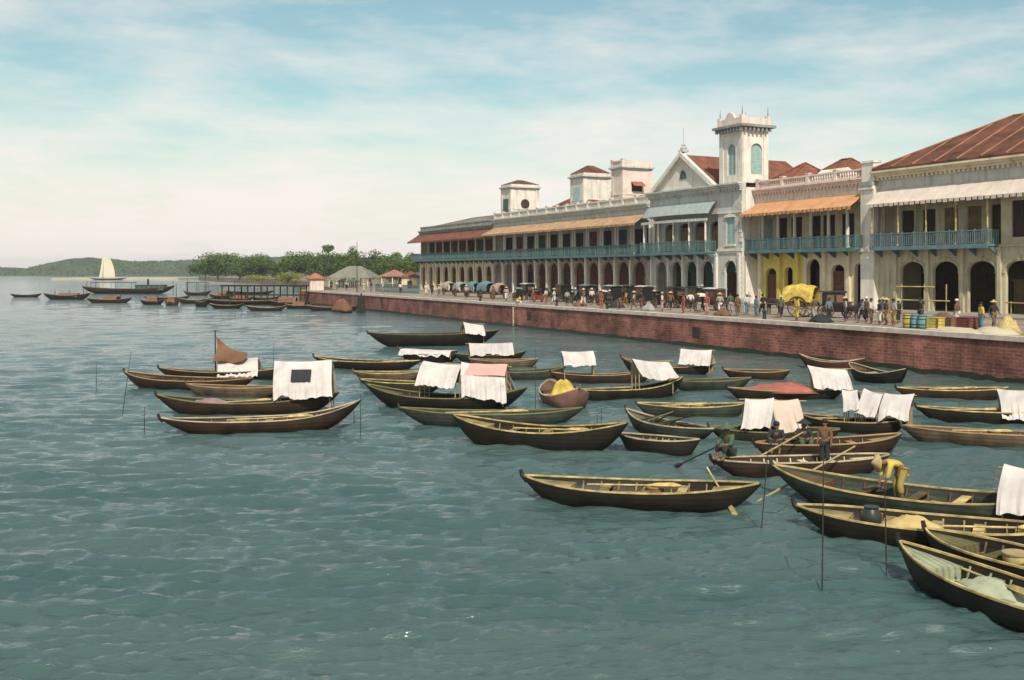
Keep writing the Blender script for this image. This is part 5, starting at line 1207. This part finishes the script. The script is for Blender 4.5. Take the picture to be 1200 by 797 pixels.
def barrel(px, t, m, lab, r=.32, h=.85):
    root = thing('barrel', lab, 'barrel', on_quay(px, t), ROT)
    mb = MB(); mb.lathe([(r*.82, 0), (r*.95, h*.25), (r, h*.5), (r*.95, h*.75), (r*.82, h), (r*.76, h), (r*.76, h-.04)], n=16); mb.obj('staves', m, root, smooth='auto')
    for z, rr in ((.08, .87), (.3, .97), (.7, .97), (.92, .87)): mb = MB(); mb.lathe([(r*rr, 0), (r*rr+.015, 0), (r*rr+.015, .05), (r*rr, .05)], (0, 0, h*z-.025), 16); mb.obj('hoop', iron, root)
paint = lambda n, c: mat(n, c, .8, .25, 2)
barrel(857, 2.0, paint('yellow_paint', (.40, .31, .08)), 'yellow barrel at the left end of the goods by the coping')
barrel(864, 2.1, paint('blue_barrel', (.16, .30, .36)), 'first blue barrel right of the yellow barrel')
barrel(869.5, 2.1, paint('teal_barrel', (.13, .28, .28)), 'teal barrel between the blue barrel and the pale blue one')
barrel(875, 2.4, paint('pale_barrel', (.30, .40, .45)), 'pale blue barrel just left of the yellow crate')
crate(881, 1.3, .85, .78, paint('bright_yellow', (.50, .38, .08)), 'bright yellow crate nearest the coping')
crate(892, 2.1, .95, .8, paint('brown_crate', (.20, .10, .06)), 'brown crate right of the bright yellow crate')
crate(908, 2.6, .95, .8, paint('dark_red_crate', (.17, .05, .045)), 'dark red crate left of the man in the yellow shirt')
heap('rubble_heap', 'long low pale heap of rubble along the coping by the dark red crate', 'rubble', on_quay(900, 1.1), 2.6, .5, .28, sandM, ROT, 11)
heap('sand_heap', 'pale sand heap right of the man in the yellow shirt', 'sand', on_quay(930, 1.5), 1.5, .7, .4, sandM, ROT, 12)
heap('straw_heap', 'golden straw heap at the right before the wide arches', 'straw', on_quay(942, 2.2), .75, .7, 1.0, straw, ROT, 13)
for px, t, w, h, c, lab in ((578, 3.5, .9, .6, 'brown', 'heap of brown sacks under the long arcade by the coping'), (608, 4.2, 1.0, .7, 'dark', 'heap of dark bundles left of the person in red bending'), (637, 3.2, .9, .6, 'grey', 'heap of grey sacks before the white roofed carriage'), (700, 2.6, .9, .6, 'brown', 'heap of brown sacks below the pediment house tower'), (783, 2.0, 1.0, .55, 'dark', 'heap of dark bundles right of the yellow cart by the coping'), (888, 4.6, 1.2, .9, 'brown', 'heap of brown sacks behind the crates')):
    heap('sack_heap', lab, 'sacks', on_quay(px, t), w, w*.7, h, cloths[c], ROT, int(px))
for px, lab in ((493, 'dark bollard on the coping, farthest of four'), (558, 'dark bollard on the coping below the long arcade, second of four'), (601, 'dark bollard on the coping left of the person in red bending'), (735, 'dark bollard on the coping, nearest of four')):
    mb = MB(); mb.lathe([(.16, 0), (.14, .1), (.12, .5), (.19, .58), (.19, .66), (.1, .74), (.001, .76)], n=12); tag(mb.obj('bollard', iron, None, P(U(px, .75), .75, G+.004), 0, 'auto'), lab, 'bollard', 'bollards along the quay')
# bamboo rails before the wide arches
root = thing('bamboo_rail', 'two rail bamboo barrier in front of the first wide arches', 'barrier', P(U(850, 17.2), 17.2, G+.13), ROT); w = U(893, 17.2)-U(850, 17.2)
for x in (.2, w*.5, w-.4): mb = MB(); mb.tube([(x, 0, 0), (x+.03, 0, 2.4)], .05, 6); mb.obj('post', bamboo, root)
for z, x1 in ((1.05, w), (2.15, w-1.6)): mb = MB(); mb.tube([(-.3, -.08, z), (x1, -.08, z+.03)], .055, 6); mb.obj('rail', gunY, root)
root = thing('trestle_rail', 'single bamboo rail on posts at the right, before the arch beside the straw heap', 'barrier', P(U(945, 16.5), 16.5, G+.004), ROT)
for x in (0, 3.4): mb = MB(); mb.tube([(x, 0, 0), (x, 0, 1.35)], .05, 6); mb.obj('post', bamboo, root)
mb = MB(); mb.tube([(-.4, -.08, 1.25), (3.9, -.08, 1.25)], .055, 6); mb.obj('rail', gunT, root)

# ------------------------------------------------------------------ quay end, pier, pavilions
def pavilion(name, label, c, rz, w, d, h, rh, wm, rm, z=G, over=.35, openp=False):
    root = thing(name, label, 'pavilion', (c.x, c.y, z), rz)
    if openp:
        for sx in (-1, 0, 1):
            for sy in (-1, 1): mb = MB(); mb.box(sx*w/2*.94-.1, sx*w/2*.94+.1, sy*d/2*.94-.1, sy*d/2*.94+.1, 0, h); mb.obj('post', wm, root)
    else:
        mb = MB(); q = [(0, w*.3, 0, h*.72, 0)]; arch_wall(mb, -w/2, w/2, 0, h, q, -d/2, .15); mb.box(-w/2, -w/2+.15, -d/2+.15, d/2, 0, h); mb.box(w/2-.15, w/2, -d/2+.15, d/2, 0, h); mb.box(-w/2+.15, w/2-.15, d/2-.15, d/2, 0, h); mb.obj('wall', wm, root)
        mb = MB(); mb.box(-w*.14, w*.14, -d/2+.03, -d/2+.1, 0.02, h*.71); mb.obj('door', darkdoor, root)
    mb = MB(); mb.box(-w/2-over, w/2+over, -d/2-over, d/2+over, h+.003, h+.12); ix = max(0, (w-d)/2)
    mb.add([(-w/2-over, -d/2-over, h+.123), (w/2+over, -d/2-over, h+.123), (w/2+over, d/2+over, h+.123), (-w/2-over, d/2+over, h+.123), (-ix, 0, h+rh), (ix+.01, 0, h+rh)], [(0, 1, 5, 4), (1, 2, 5), (2, 3, 4, 5), (3, 0, 4), (0, 3, 2, 1)]); mb.obj('roof', rm, root)
    return root
kp = P(U_END+1.9, 2.1, 0)
pavilion('kiosk', 'small white kiosk with red pyramid roof at the tip of the brick quay', kp, ROT, 2.5, 2.5, 2.1, 1.15, plP, mat('light_red_tiles', (.36, .12, .08), .85, .25, 1), z=G+.01)
mb = MB(); mb.box(U_END-.5, U_END+5.2, -.5, -.103, -1.5, G-.1); tag(quayobj(mb, 'brick_bastion', brickP), 'orange brown brick bastion under the small white kiosk', 'wall')
# pier deck on posts
pc0, pc1 = at(272, 292.5), at(341, 293.2)
d = pc1-pc0; Lp = d.length; root = thing('pier', 'dark timber pier on posts running left from the small white kiosk', 'pier', (pc0.x, pc0.y, 0), math.atan2(d.y, d.x))
zd = 3.2
mb = MB(); mb.box(0, Lp, -.2, 2.2, zd, zd+.28); mb.obj('deck', hullB, root)
for i in range(7):
    for y in (0, 2.0): mb = MB(); x = .25+(Lp-.5)*i/6; mb.tube([(x, y, -1.2), (x, y, zd-.002)], .12, 7); mb.obj('pile', polewood, root)
mb = MB(); mb.box(0, Lp, -.15, -.05, 1.55, 1.75); mb.box(0, Lp, 2.05, 2.15, 1.55, 1.75); mb.obj('brace', polewood, root)
heap('sailcloth_heap', 'red brown furled sails heaped at the foot of the quay beside the kiosk', 'sail', at(376, 298.5, .2)+Vector((0, 0, 0)), 3.6, 1.3, 1.7, clothBr, ROT, 21)
b = at(392, 300.2); mb = MB()
for i in range(5): mb.tube([(-.5+.25*i, .1*i, -1), (-.4+.2*i, .1*i, 2.2+.3*(i % 3))], [.16, .12], 6)
tag(mb.obj('fender_piles', polewood, None, (b.x, b.y-.5, 0)), 'cluster of black timber fender piles at the left corner of the long quay wall', 'piles')
p = on_quay(388, 3); mb = MB(); zt = EYE+(HZ-240)/FP*p.y-G; mb.tube([(0, 0, 0), (0, 0, zt)], [.09, .04], 7); fp = mb.obj('flagpole', polewood, None, p); tag(fp, 'tall thin flagpole standing on the quay in front of the trees', 'flagpole')
mb = MB(); mb.tube([(-.9, 0, zt*.78), (.9, 0, zt*.78)], .035, 6); mb.obj('crosstree', polewood, fp)
# teal railing on the esplanade
ua, ub = U(404, 8), U(441, 8); root = thing('iron_fence', 'teal iron fence on the esplanade left of the far end house', 'fence', P(ua, 8, G), ROT); w = ub-ua
mb = MB(); n = int(w/.5)
for i in range(n+1): x = w*i/n; mb.box(x-.05, x+.05, -.04, .04, 0, 1.25)
mb.obj('pickets', teal, root); mb = MB(); mb.box(0, w, -.07, -.043, 1.0, 1.12); mb.box(0, w, -.07, -.043, .25, .36); mb.box(0, w, -.085, .085, 1.253, 1.36); mb.obj('rails', teal, root)
gp = lambda px, Y: atY(px, Y, 0)
pavilion('market_pavilion', 'open pavilion with pinkish red hipped roof among the trees left of the houses', gp(420, 232), 0, 5.0, 4.5, 2.4, 1.5, plW, mat('pink_red_tiles', (.27, .13, .10), .85, .2, .8), openp=True)
pavilion('market_hut', 'brown roofed hut touching the far end house', gp(434, 215), 0, 3.2, 3.0, 2.3, 1.3, plC, tileB)
pavilion('long_shed', 'wide shed with pale grey hipped roof behind the flagpole', gp(386, 255), R(-12), 10.5, 7.0, 1.9, 2.9, plW, mat('pale_grey_roof', (.17, .17, .13), .9, .2, .5), openp=True)
for px, lab in ((376, 'dark covered stall under the left end of the pale grey shed'), (384, 'dark covered stall beneath the middle of the pale grey shed')):
    pavilion('stall', lab, gp(px, 228), 0, 1.8, 1.6, 1.3, .6, cloths['dark'], cloths['dark'] if px == 376 else greend, openp=True)
# esplanade crowd
for px, t, c1, c2, hd, lab in ((366, 6, 'dark', 'dark', 'hair', 'person in black nearest the kiosk on the esplanade'), (371, 6, 'white', 'blue', 'turban', 'person in white and blue between the kiosk and the flagpole'), (379, 7, 'grey', 'dark', 'straw_hat', 'person in grey with straw hat left of the flagpole'), (394, 6, 'white', 'white', 'turban', 'person in white right of the flagpole'), (400, 7, 'dark', 'blue', 'hair', 'person in dark jacket at the left end of the teal fence'), (410, 5, 'white', 'grey', 'turban', 'person in white and grey before the left part of the teal fence'), (425, 5.5, 'white', 'dark', 'hair', 'person in white before the right part of the teal fence')):
    person(lab, P(U(px, t), t, G+.004), ROT+rnd.uniform(-2, 2), 'stand', c1, c2, hd, None, 1.05)

# ------------------------------------------------------------------ far craft
def far_boat(label, x0, x1, yb, yt, hm=hullD, gm=gunT, masts=(), cabin=None, name='lighter', cat='boat', group='craft moored far off by the pier', cloth=None):
    Y = FP*EYE/(yb-HZ); wl = (x1-x0)/FP*Y; h = max(.7, EYE-(yt-HZ)/FP*Y); b_ = min(3.6, max(1.5, wl*.2)); c = atY((x0+x1)/2, Y+b_*.4)
    root = thing(name, label, cat, (c.x, c.y, 0), rnd.uniform(-.05, .05), group); make_boat(root, wl, b_, h*.62, h, h*1.05, hm, gm, deckB, stem=False)
    for s, mh in masts: mb = MB(); mb.tube([(s*wl/2, 0, .1), (s*wl/2, 0, mh)], [.09, .05], 6); mb.obj('mast', polewood, root)
    if cabin:
        for (s0, s1, z0, z1, m, kd) in cabin:
            mb = MB(); xa, xb = s0*wl/2, s1*wl/2
            if kd == 'roof':
                mb.box(xa, xb, -b_*.42, b_*.42, z1-.14, z1)
                rf = mb.obj('deck_roof', m, root)
                for q in (xa+.1, (xa+xb)/2, xb-.1):
                    for y in (-b_*.36, b_*.36): mb = MB(); mb.tube([(q, y, z0), (q, y, z1-.142)], .05, 6); mb.obj('stanchion', polewood, rf)
            elif kd == 'house':
                mb.box(xa, xb, -b_*.34, b_*.34, z0, z1); mb.box(xa-.1, xb+.1, -b_*.38, b_*.38, z1+.003, z1+.12); hs = mb.obj('deckhouse', m, root)
                k = max(2, int((xb-xa)/1.2))
                for i in range(k): mb = MB(); x = xa+(xb-xa)*(i+.5)/k; mb.box(x-.22, x+.22, -b_*.34-.02, -b_*.34-.003, z0+(z1-z0)*.4, z0+(z1-z0)*.8); mb.obj('window', black, hs)
            elif kd == 'funnel': mb.lathe([(.28, z0), (.26, z1), (.2, z1), (.2, z1-.1)], (xa, 0, 0), 12); mb.obj('funnel', m, root)
            elif kd == 'hood':
                g = [[(xa+(xb-xa)*i/6, -b_*.45*math.cos(math.pi*j/10), z0+(z1-z0)*math.sin(math.pi*j/10)) for j in range(11)] for i in range(7)]; mb.sheet(g, .05); mb.obj('hood', m, root, smooth='auto')
    return root
far_boat('low dark boat farthest left near the horizon', 92, 120, 287.0, 284, hullD)
far_boat('dark boat with crew standing, left of the steam launch', 121, 161, 289.0, 283.6, hullD, masts=((-.5, 2.2), (.1, 2.0), (.7, 2.4)), cabin=[(-.3, .5, .5, 1.3, clothBr, 'hood')])
far_boat('dark brown steam launch with flat deck roof, green cabin and black funnel', 152.5, 234, 284.0, 277.5, hullB, gunT, masts=((-.88, 3.4), (.95, 3.4)), cabin=[(-.75, .12, .9, 3.05, hullD, 'roof'), (.18, .78, .9, 2.25, greend, 'house'), (.42, .42, 1.2, 3.9, black, 'funnel')], name='steam_launch', cat='launch', group=None)
far_boat('long dark boat below the steam launch', 157, 197, 291.8, 287.5, hullB, masts=((.5, 1.9),), cabin=[(-.2, .4, .5, 1.2, clothBr, 'hood')])
far_boat('small dark boat with hooped cover right of the launch\'s shadow', 203, 224, 293.2, 288.8, hullD, cabin=[(-.4, .5, .4, 1.3, clothBr, 'hood')])
far_boat('small reddish boat left of the canopied launch', 224, 237, 294.0, 289, hullR, cabin=[(-.5, .5, .4, 1.2, clothBr, 'hood')])
far_boat('pale sided boat below the canopied launch', 235, 266, 292.5, 287.6, hullB, gunW)
far_boat('stubby dark boat right of the pale sided boat', 249, 262, 295.2, 288.5, hullD, gunT)
far_boat('launch with boxy open canopy frame left of the pier', 240, 264, 285.5, 281.5, hullB, masts=((-.7, 4.2), (.55, 4.2)), cabin=[(-.75, .75, .9, 3.3, hullB, 'roof')], name='launch', cat='launch', group=None)
far_boat('boat with two stacked hoops just left of the pier', 262, 284, 288.5, 284, hullD, masts=((0, 2.8),), cabin=[(-.3, .4, .6, 1.7, clothBr, 'hood')])
far_boat('long dark lighter lying along the front of the pier', 258, 330, 293.4, 288.5, hullD, gunT, masts=((-.2, 2.5), (.5, 2.7)))
far_boat('tan edged boat nearest in front of the pier', 293, 328, 298.6, 294.4, hullB, gunW)
far_boat('dark boat packed between the pier and the bastion', 312, 345, 294.4, 289.5, hullD, gunT, cabin=[(-.4, .5, .5, 1.5, clothBr, 'hood')])
far_boat('lighter behind the pier with a row of bare masts', 275, 318, 284.5, 281.5, hullD, gunO, masts=((-.6, 3.6), (-.1, 4.2), (.5, 3.8)))
far_boat('dark brown boat under the furled sails by the quay', 345, 391, 298.6, 294, hullB, gunT)
far_boat('dark boat tucked under the left part of the pier', 278, 300, 290.4, 286.6, hullB, gunT, cabin=[(-.5, .4, .4, 1.2, clothBr, 'hood')])
far_boat('low black boat between the stubby boat and the pier front', 262, 292, 296.6, 292.6, hullD, gunT, masts=((.2, 2.2),))
far_boat('dark boat under the middle of the pier', 298, 322, 289.8, 286.2, hullD, gunT, masts=((-.3, 3.0),))
far_boat('brown lighter with two masts just above the small reddish boat', 206, 246, 289.6, 286.0, hullB, gunT, masts=((-.4, 3.2), (.4, 3.4)))
far_boat('black boat squeezed between the tan edged boat and the bastion', 326, 352, 296.8, 292.6, hullD, gunT, cabin=[(-.4, .4, .4, 1.1, clothBr, 'hood')])
# sailing boat
Y = FP*EYE/(272.3-HZ); root = far_boat('sailing boat with tall pale sail beyond the steam launch', 160, 192, 272.3, 270.6, hullD, gunT, name='sailing_boat', cat='sailing boat', group=None)
sc = Y/FP; x0 = -7.5*sc; zT = EYE+(HZ-252.5)*sc
g = []
for i in range(10):
    a = i/9; row = []
    for j in range(8):
        q = j/7; wd = (13.5-6.5*a**1.3)*sc; row.append((x0+4.2*sc*a+wd*q-1.5*sc*a*a, .5*sc*math.sin(q*math.pi)*(1-a*.3)-.3, 1.8+(zT-1.8)*a-(1.6*sc*a*q)))
    g.append(row)
mb = MB(); mb.sheet(g, .06); mb.obj('sail', mat('buff_sail', (.66, .58, .44), .9, .1, .1), root, smooth='auto')
mb = MB(); mb.tube([(x0+3*sc, -.05, .3), (x0+4*sc, -.05, zT+1)], [.25, .1], 7); mb.obj('mast', polewood, root)

# ------------------------------------------------------------------ trees
def leaf_crown(rr, rx, ry, rz_, n, size, lobes=9, seed=0):
    cs = []
    for i in range(lobes):
        a = rr.random()*6.28; q = rr.random()**.6*.62; zz = rr.uniform(-.35, .55)
        cs.append((q*math.cos(a)*rx, q*math.sin(a)*ry, zz*rz_, rr.uniform(.36, .58)))
    vs = []; fs = []
    for i in range(n):
        c = rr.choice(cs); v = Vector((rr.gauss(0, 1), rr.gauss(0, 1), rr.gauss(0, 1))).normalized(); rad = rr.random()**.35*rr.uniform(.85, 1.12)
        p = Vector((c[0]+v.x*rx*c[3]*rad, c[1]+v.y*ry*c[3]*rad, c[2]+v.z*rz_*c[3]*rad))
        s = size*rr.uniform(.55, 1.3); nn = (v+Vector((rr.gauss(0, .5), rr.gauss(0, .5), rr.gauss(0, .5)+.3))).normalized(); a = nn.orthogonal().normalized(); a = Matrix.Rotation(rr.random()*6.28, 3, nn) @ a; b = nn.cross(a)
        k = len(vs); vs += [p+a*s, p+b*s*.6, p-a*s*.8, p-b*s*.6+nn*s*.25]; fs.append((k, k+1, k+2, k+3))
    mb = MB(); mb.add(vs, fs); return mb, cs
def tree(label, px0, px1, ytop, ybase, Y, m, n=1500, size=.55, seed=1, name='broadleaf_tree', low=.02, zb=None, thin=False):
    rr = random.Random(seed); sc = Y/FP; c = atY((px0+px1)/2, Y); zg = G if zb is None else zb; top = EYE+(HZ-ytop)*sc-zg; w = (px1-px0)*sc; 
    root = thing(name, label, 'tree', (c.x, c.y, zg), 0, 'trees along the esplanade')
    zc = top*(.5+low*.5); rz_ = (top-top*low)/2*1.1
    mb, cs = leaf_crown(rr, w*.60, min(w, 14)*.5, rz_*1.08, int(n*2.6), size*.68, 14)
    mb.v = [(x, y, max(.3, z+zc)) for x, y, z in mb.v]
    tr = MB(); r0 = max(.22, top*.03); tr.tube([(0, 0, -.3), (.1, 0, top*.25), (-.1, .1, top*.5), (0, 0, top*.75)], [r0*1.3, r0, r0*.7, r0*.25], 8)
    for q in cs: tr.tube([(0, 0, top*.3), (q[0]*.5, q[1]*.5, (top*.3+q[2]+zc)/2), (q[0], q[1], q[2]+zc)], [r0*.5, r0*.35, r0*.12], 6)
    tr.obj('trunk', trunkM, root); mb.obj('crown', m, root)
    return root
tree('rounded dark tree farthest left on the esplanade shore', 249, 290, 249.5, 273, 480, leafA, 1800, .75, 1)
tree('low tree left of the rounded farthest tree', 246, 272, 257, 273, 520, leafB, 900, .75, 2)
tree('broad round tree second along the shore, between two gaps of sky', 287, 322, 251, 274, 430, leafA, 1800, .65, 3)
tree('big spreading tree behind the left side of the kiosk', 322, 352, 249.5, 275, 400, leafA, 1700, .6, 4)
tree('broad tree directly behind the kiosk roof', 343, 376, 249.5, 275, 385, leafB, 1700, .6, 5)
tree('tree between the kiosk and the flagpole', 368, 388, 250, 275, 370, leafA, 1000, .55, 6)
tree('tallest narrow tree just left of the flagpole', 378, 392, 243.5, 275, 375, leafB, 900, .5, 7)
tree('dark tree right of the flagpole above the grey shed', 386, 412, 248, 275, 350, leafB, 1300, .55, 8)
tree('broad tree above the pink roofed pavilion', 403, 428, 248, 276, 330, leafA, 1300, .5, 9)
tree('bushy tree next to the far end house', 420, 446, 250, 278, 300, leafA, 1300, .5, 10)
tree('yellowish bush at the waterside left of the kiosk', 317, 341, 266, 277, 330, leafC, 500, .4, 11, name='shrub', low=.0)
tree('small yellow green bush below the broad round tree', 292, 312, 268, 275.5, 420, leafC, 400, .45, 12, name='shrub', low=.0)
tree('bushy tree filling the gap before the big spreading tree', 314, 330, 256, 275.5, 410, leafB, 900, .6, 14)
tree('low dark tree between the two leftmost round trees', 279, 297, 258, 274, 470, leafB, 900, .6, 15)
tree('low bushy tree behind the pink roofed pavilion', 408, 440, 256, 278, 290, leafA, 1000, .5, 16)
# emergent flat topped tree on the rise behind
rr = random.Random(5); Y = 520; c = atY(363.5, Y); top = EYE+(HZ-243)*Y/FP-G
root = thing('flat_topped_tree', 'flat topped lone tree crown rising above the tree line', 'tree', (c.x, c.y, G), 0, 'trees along the esplanade')
mb, cs = leaf_crown(rr, 3.8, 3.2, 1.9, 900, .45, 9); mb.v = [(x, y, z+top-1.6) for x, y, z in mb.v]; mb.obj('crown', leafB, root)
tr = MB(); tr.tube([(0, 0, -.3), (.3, 0, top*.5), (0, 0, top-1.2)], [.45, .32, .15], 8)
for q in cs: tr.tube([(.1, 0, top-4), (q[0], q[1], top-1.6+q[2])], [.14, .05], 5)
tr.obj('trunk', trunkM, root)

# ------------------------------------------------------------------ far shore and hills
def ridge(name, prof, Y, depth, m, fine, seed):
    """hill mass whose skyline passes the listed picture points, with real depth"""
    xs = np.linspace(prof[0][0], prof[-1][0], 260); ys = np.interp(xs, [p[0] for p in prof], [p[1] for p in prof]); sc = Y/FP; vs = []; fs = []; nj = 9; rs = np.random.RandomState(seed)
    for i, (x, y) in enumerate(zip(xs, ys)):
        H_ = max(1.0, EYE+(HZ-y)*sc)
        for j in range(nj):
            q = j/(nj-1); e = math.sin(min(1, q*1.0)*math.pi)**.6 if 0 < q < 1 else 0
            X = (x-600)*sc; z = H_*e*(1+fine*(rs.rand()-.5))-1.0*(1-e); vs.append((X+rs.uniform(-1, 1)*sc*.3, Y+depth*(q-.5), z))
    for i in range(len(xs)-1):
        for j in range(nj-1): p = i*nj+j; fs.append((p, p+nj, p+nj+1, p+1))
    mb = MB(); mb.add(vs, fs); o = mb.obj(name, m); o['kind'] = 'structure'; return o
ridge('hills', [(60, 264.6), (72, 263.2), (80, 262.2), (92, 262), (100, 262.6), (106, 264.4), (124, 264.5), (132, 261.5), (142, 257.5), (152, 255), (165, 254), (178, 255), (190, 257.5), (215, 258), (235, 257), (258, 256), (300, 254), (340, 253), (380, 253), (430, 256), (470, 262)], 1500, 260, hillM, .22, 4)
sc = 1500/FP; rr = random.Random(9); vs = []; fs = []
prof = [(62, 264.4), (74, 263), (92, 262.6), (102, 263.4), (107, 264.6), (124, 264.6), (132, 262), (142, 258), (165, 254.5), (190, 257.5), (258, 256), (340, 253), (430, 256), (470, 262)]
for i in range(5200):
    x = rr.uniform(64, 470)
    if 103 < x < 127: continue
    y = np.interp(x, [p[0] for p in prof], [p[1] for p in prof]); H_ = EYE+(HZ-y)*sc; q = rr.random()
    e = math.sin(q*.5*math.pi)**.6; p = Vector(((x-600)*sc, 1500-130*(1-q), max(1.0, H_*e)+rr.uniform(-1.5, 1.0)*(1 if rr.random() < .85 else 2))); s = rr.uniform(1.0, 2.2)
    nn = Vector((rr.gauss(0, 1), -1.0, rr.gauss(0.3, .6))).normalized(); a = nn.orthogonal().normalized(); a = Matrix.Rotation(rr.random()*6.28, 3, nn) @ a; b = nn.cross(a); k = len(vs); vs += [p+a*s, p+b*s*.8, p-a*s, p-b*s*.8+nn*s*.4]; fs.append((k, k+1, k+2, k+3))
mb = MB(); mb.add(vs, fs); o = mb.obj('distant_woods', leafB); tag(o, 'far wooded shore fading blue green along the horizon', 'woods', None, 'stuff')
mb = MB(); s2 = 900/FP; pts = [(196, 0), (215, 6), (240, 9), (262, 9), (290, 4)]
mb.prismz([((p[0]-600)*s2, 770-p[1]) for p in pts]+[((300-600)*s2, 840), ((196-600)*s2, 840)], -1, 1.2); o = mb.obj('beach', sandM); o['kind'] = 'structure'

# ------------------------------------------------------------------ air
mb = MB(); mb.box(-3450, 3450, -70, 3640, -2.6, 40); hz = MB.obj(mb, 'haze', mat('unused', (.5, .5, .5)))
hm = bpy.data.materials.new('harbour_haze'); hm.use_nodes = True; n_ = hm.node_tree; n_.nodes.clear(); oo = N(n_, 'ShaderNodeOutputMaterial'); pv = N(n_, 'ShaderNodeVolumePrincipled')
pv.inputs['Color'].default_value = (.93, .95, .97, 1); pv.inputs['Density'].default_value = .00017; pv.inputs['Anisotropy'].default_value = .2; n_.links.new(pv.outputs[0], oo.inputs['Volume'])
hz.data.materials.clear(); hz.data.materials.append(hm); hz['kind'] = 'stuff'; hz['label'] = 'pale sea haze over the harbour'

for o_ in list(COL.objects):
    if o_.get('label') and len(o_['label'].split()) > 16: print('BOAT LONG LABEL', o_['label'])
# overlap report for the boats
import sys
if '--boatcheck' in sys.argv or True:
    ks = list(BOATS)
    def segd(a, b):
        m_ = 9e9
        for i in range(21):
            p = a[1].lerp(a[2], i/20)
            for j in range(21):
                q = b[1].lerp(b[2], j/20); wi = (a[4]*(1-abs(i/10-1)**2.5)+b[4]*(1-abs(j/10-1)**2.5))/2; m_ = min(m_, (p-q).length-wi)
        return m_
    for i in range(len(ks)):
        for j in range(i): 
            s_ = segd(BOATS[ks[i]], BOATS[ks[j]])
            if s_ < -.05: print('BOAT OVERLAP', ks[j], ks[i], round(s_, 2))
    for k in ks: print('BOAT', k, 'L %.1f B %.1f F %.2f Y %.1f yaw %.0f' % (BOATS[k][3], BOATS[k][4], BOATS[k][5], BOATS[k][6].y, math.degrees(BOATS[k][0].rotation_euler.z)))
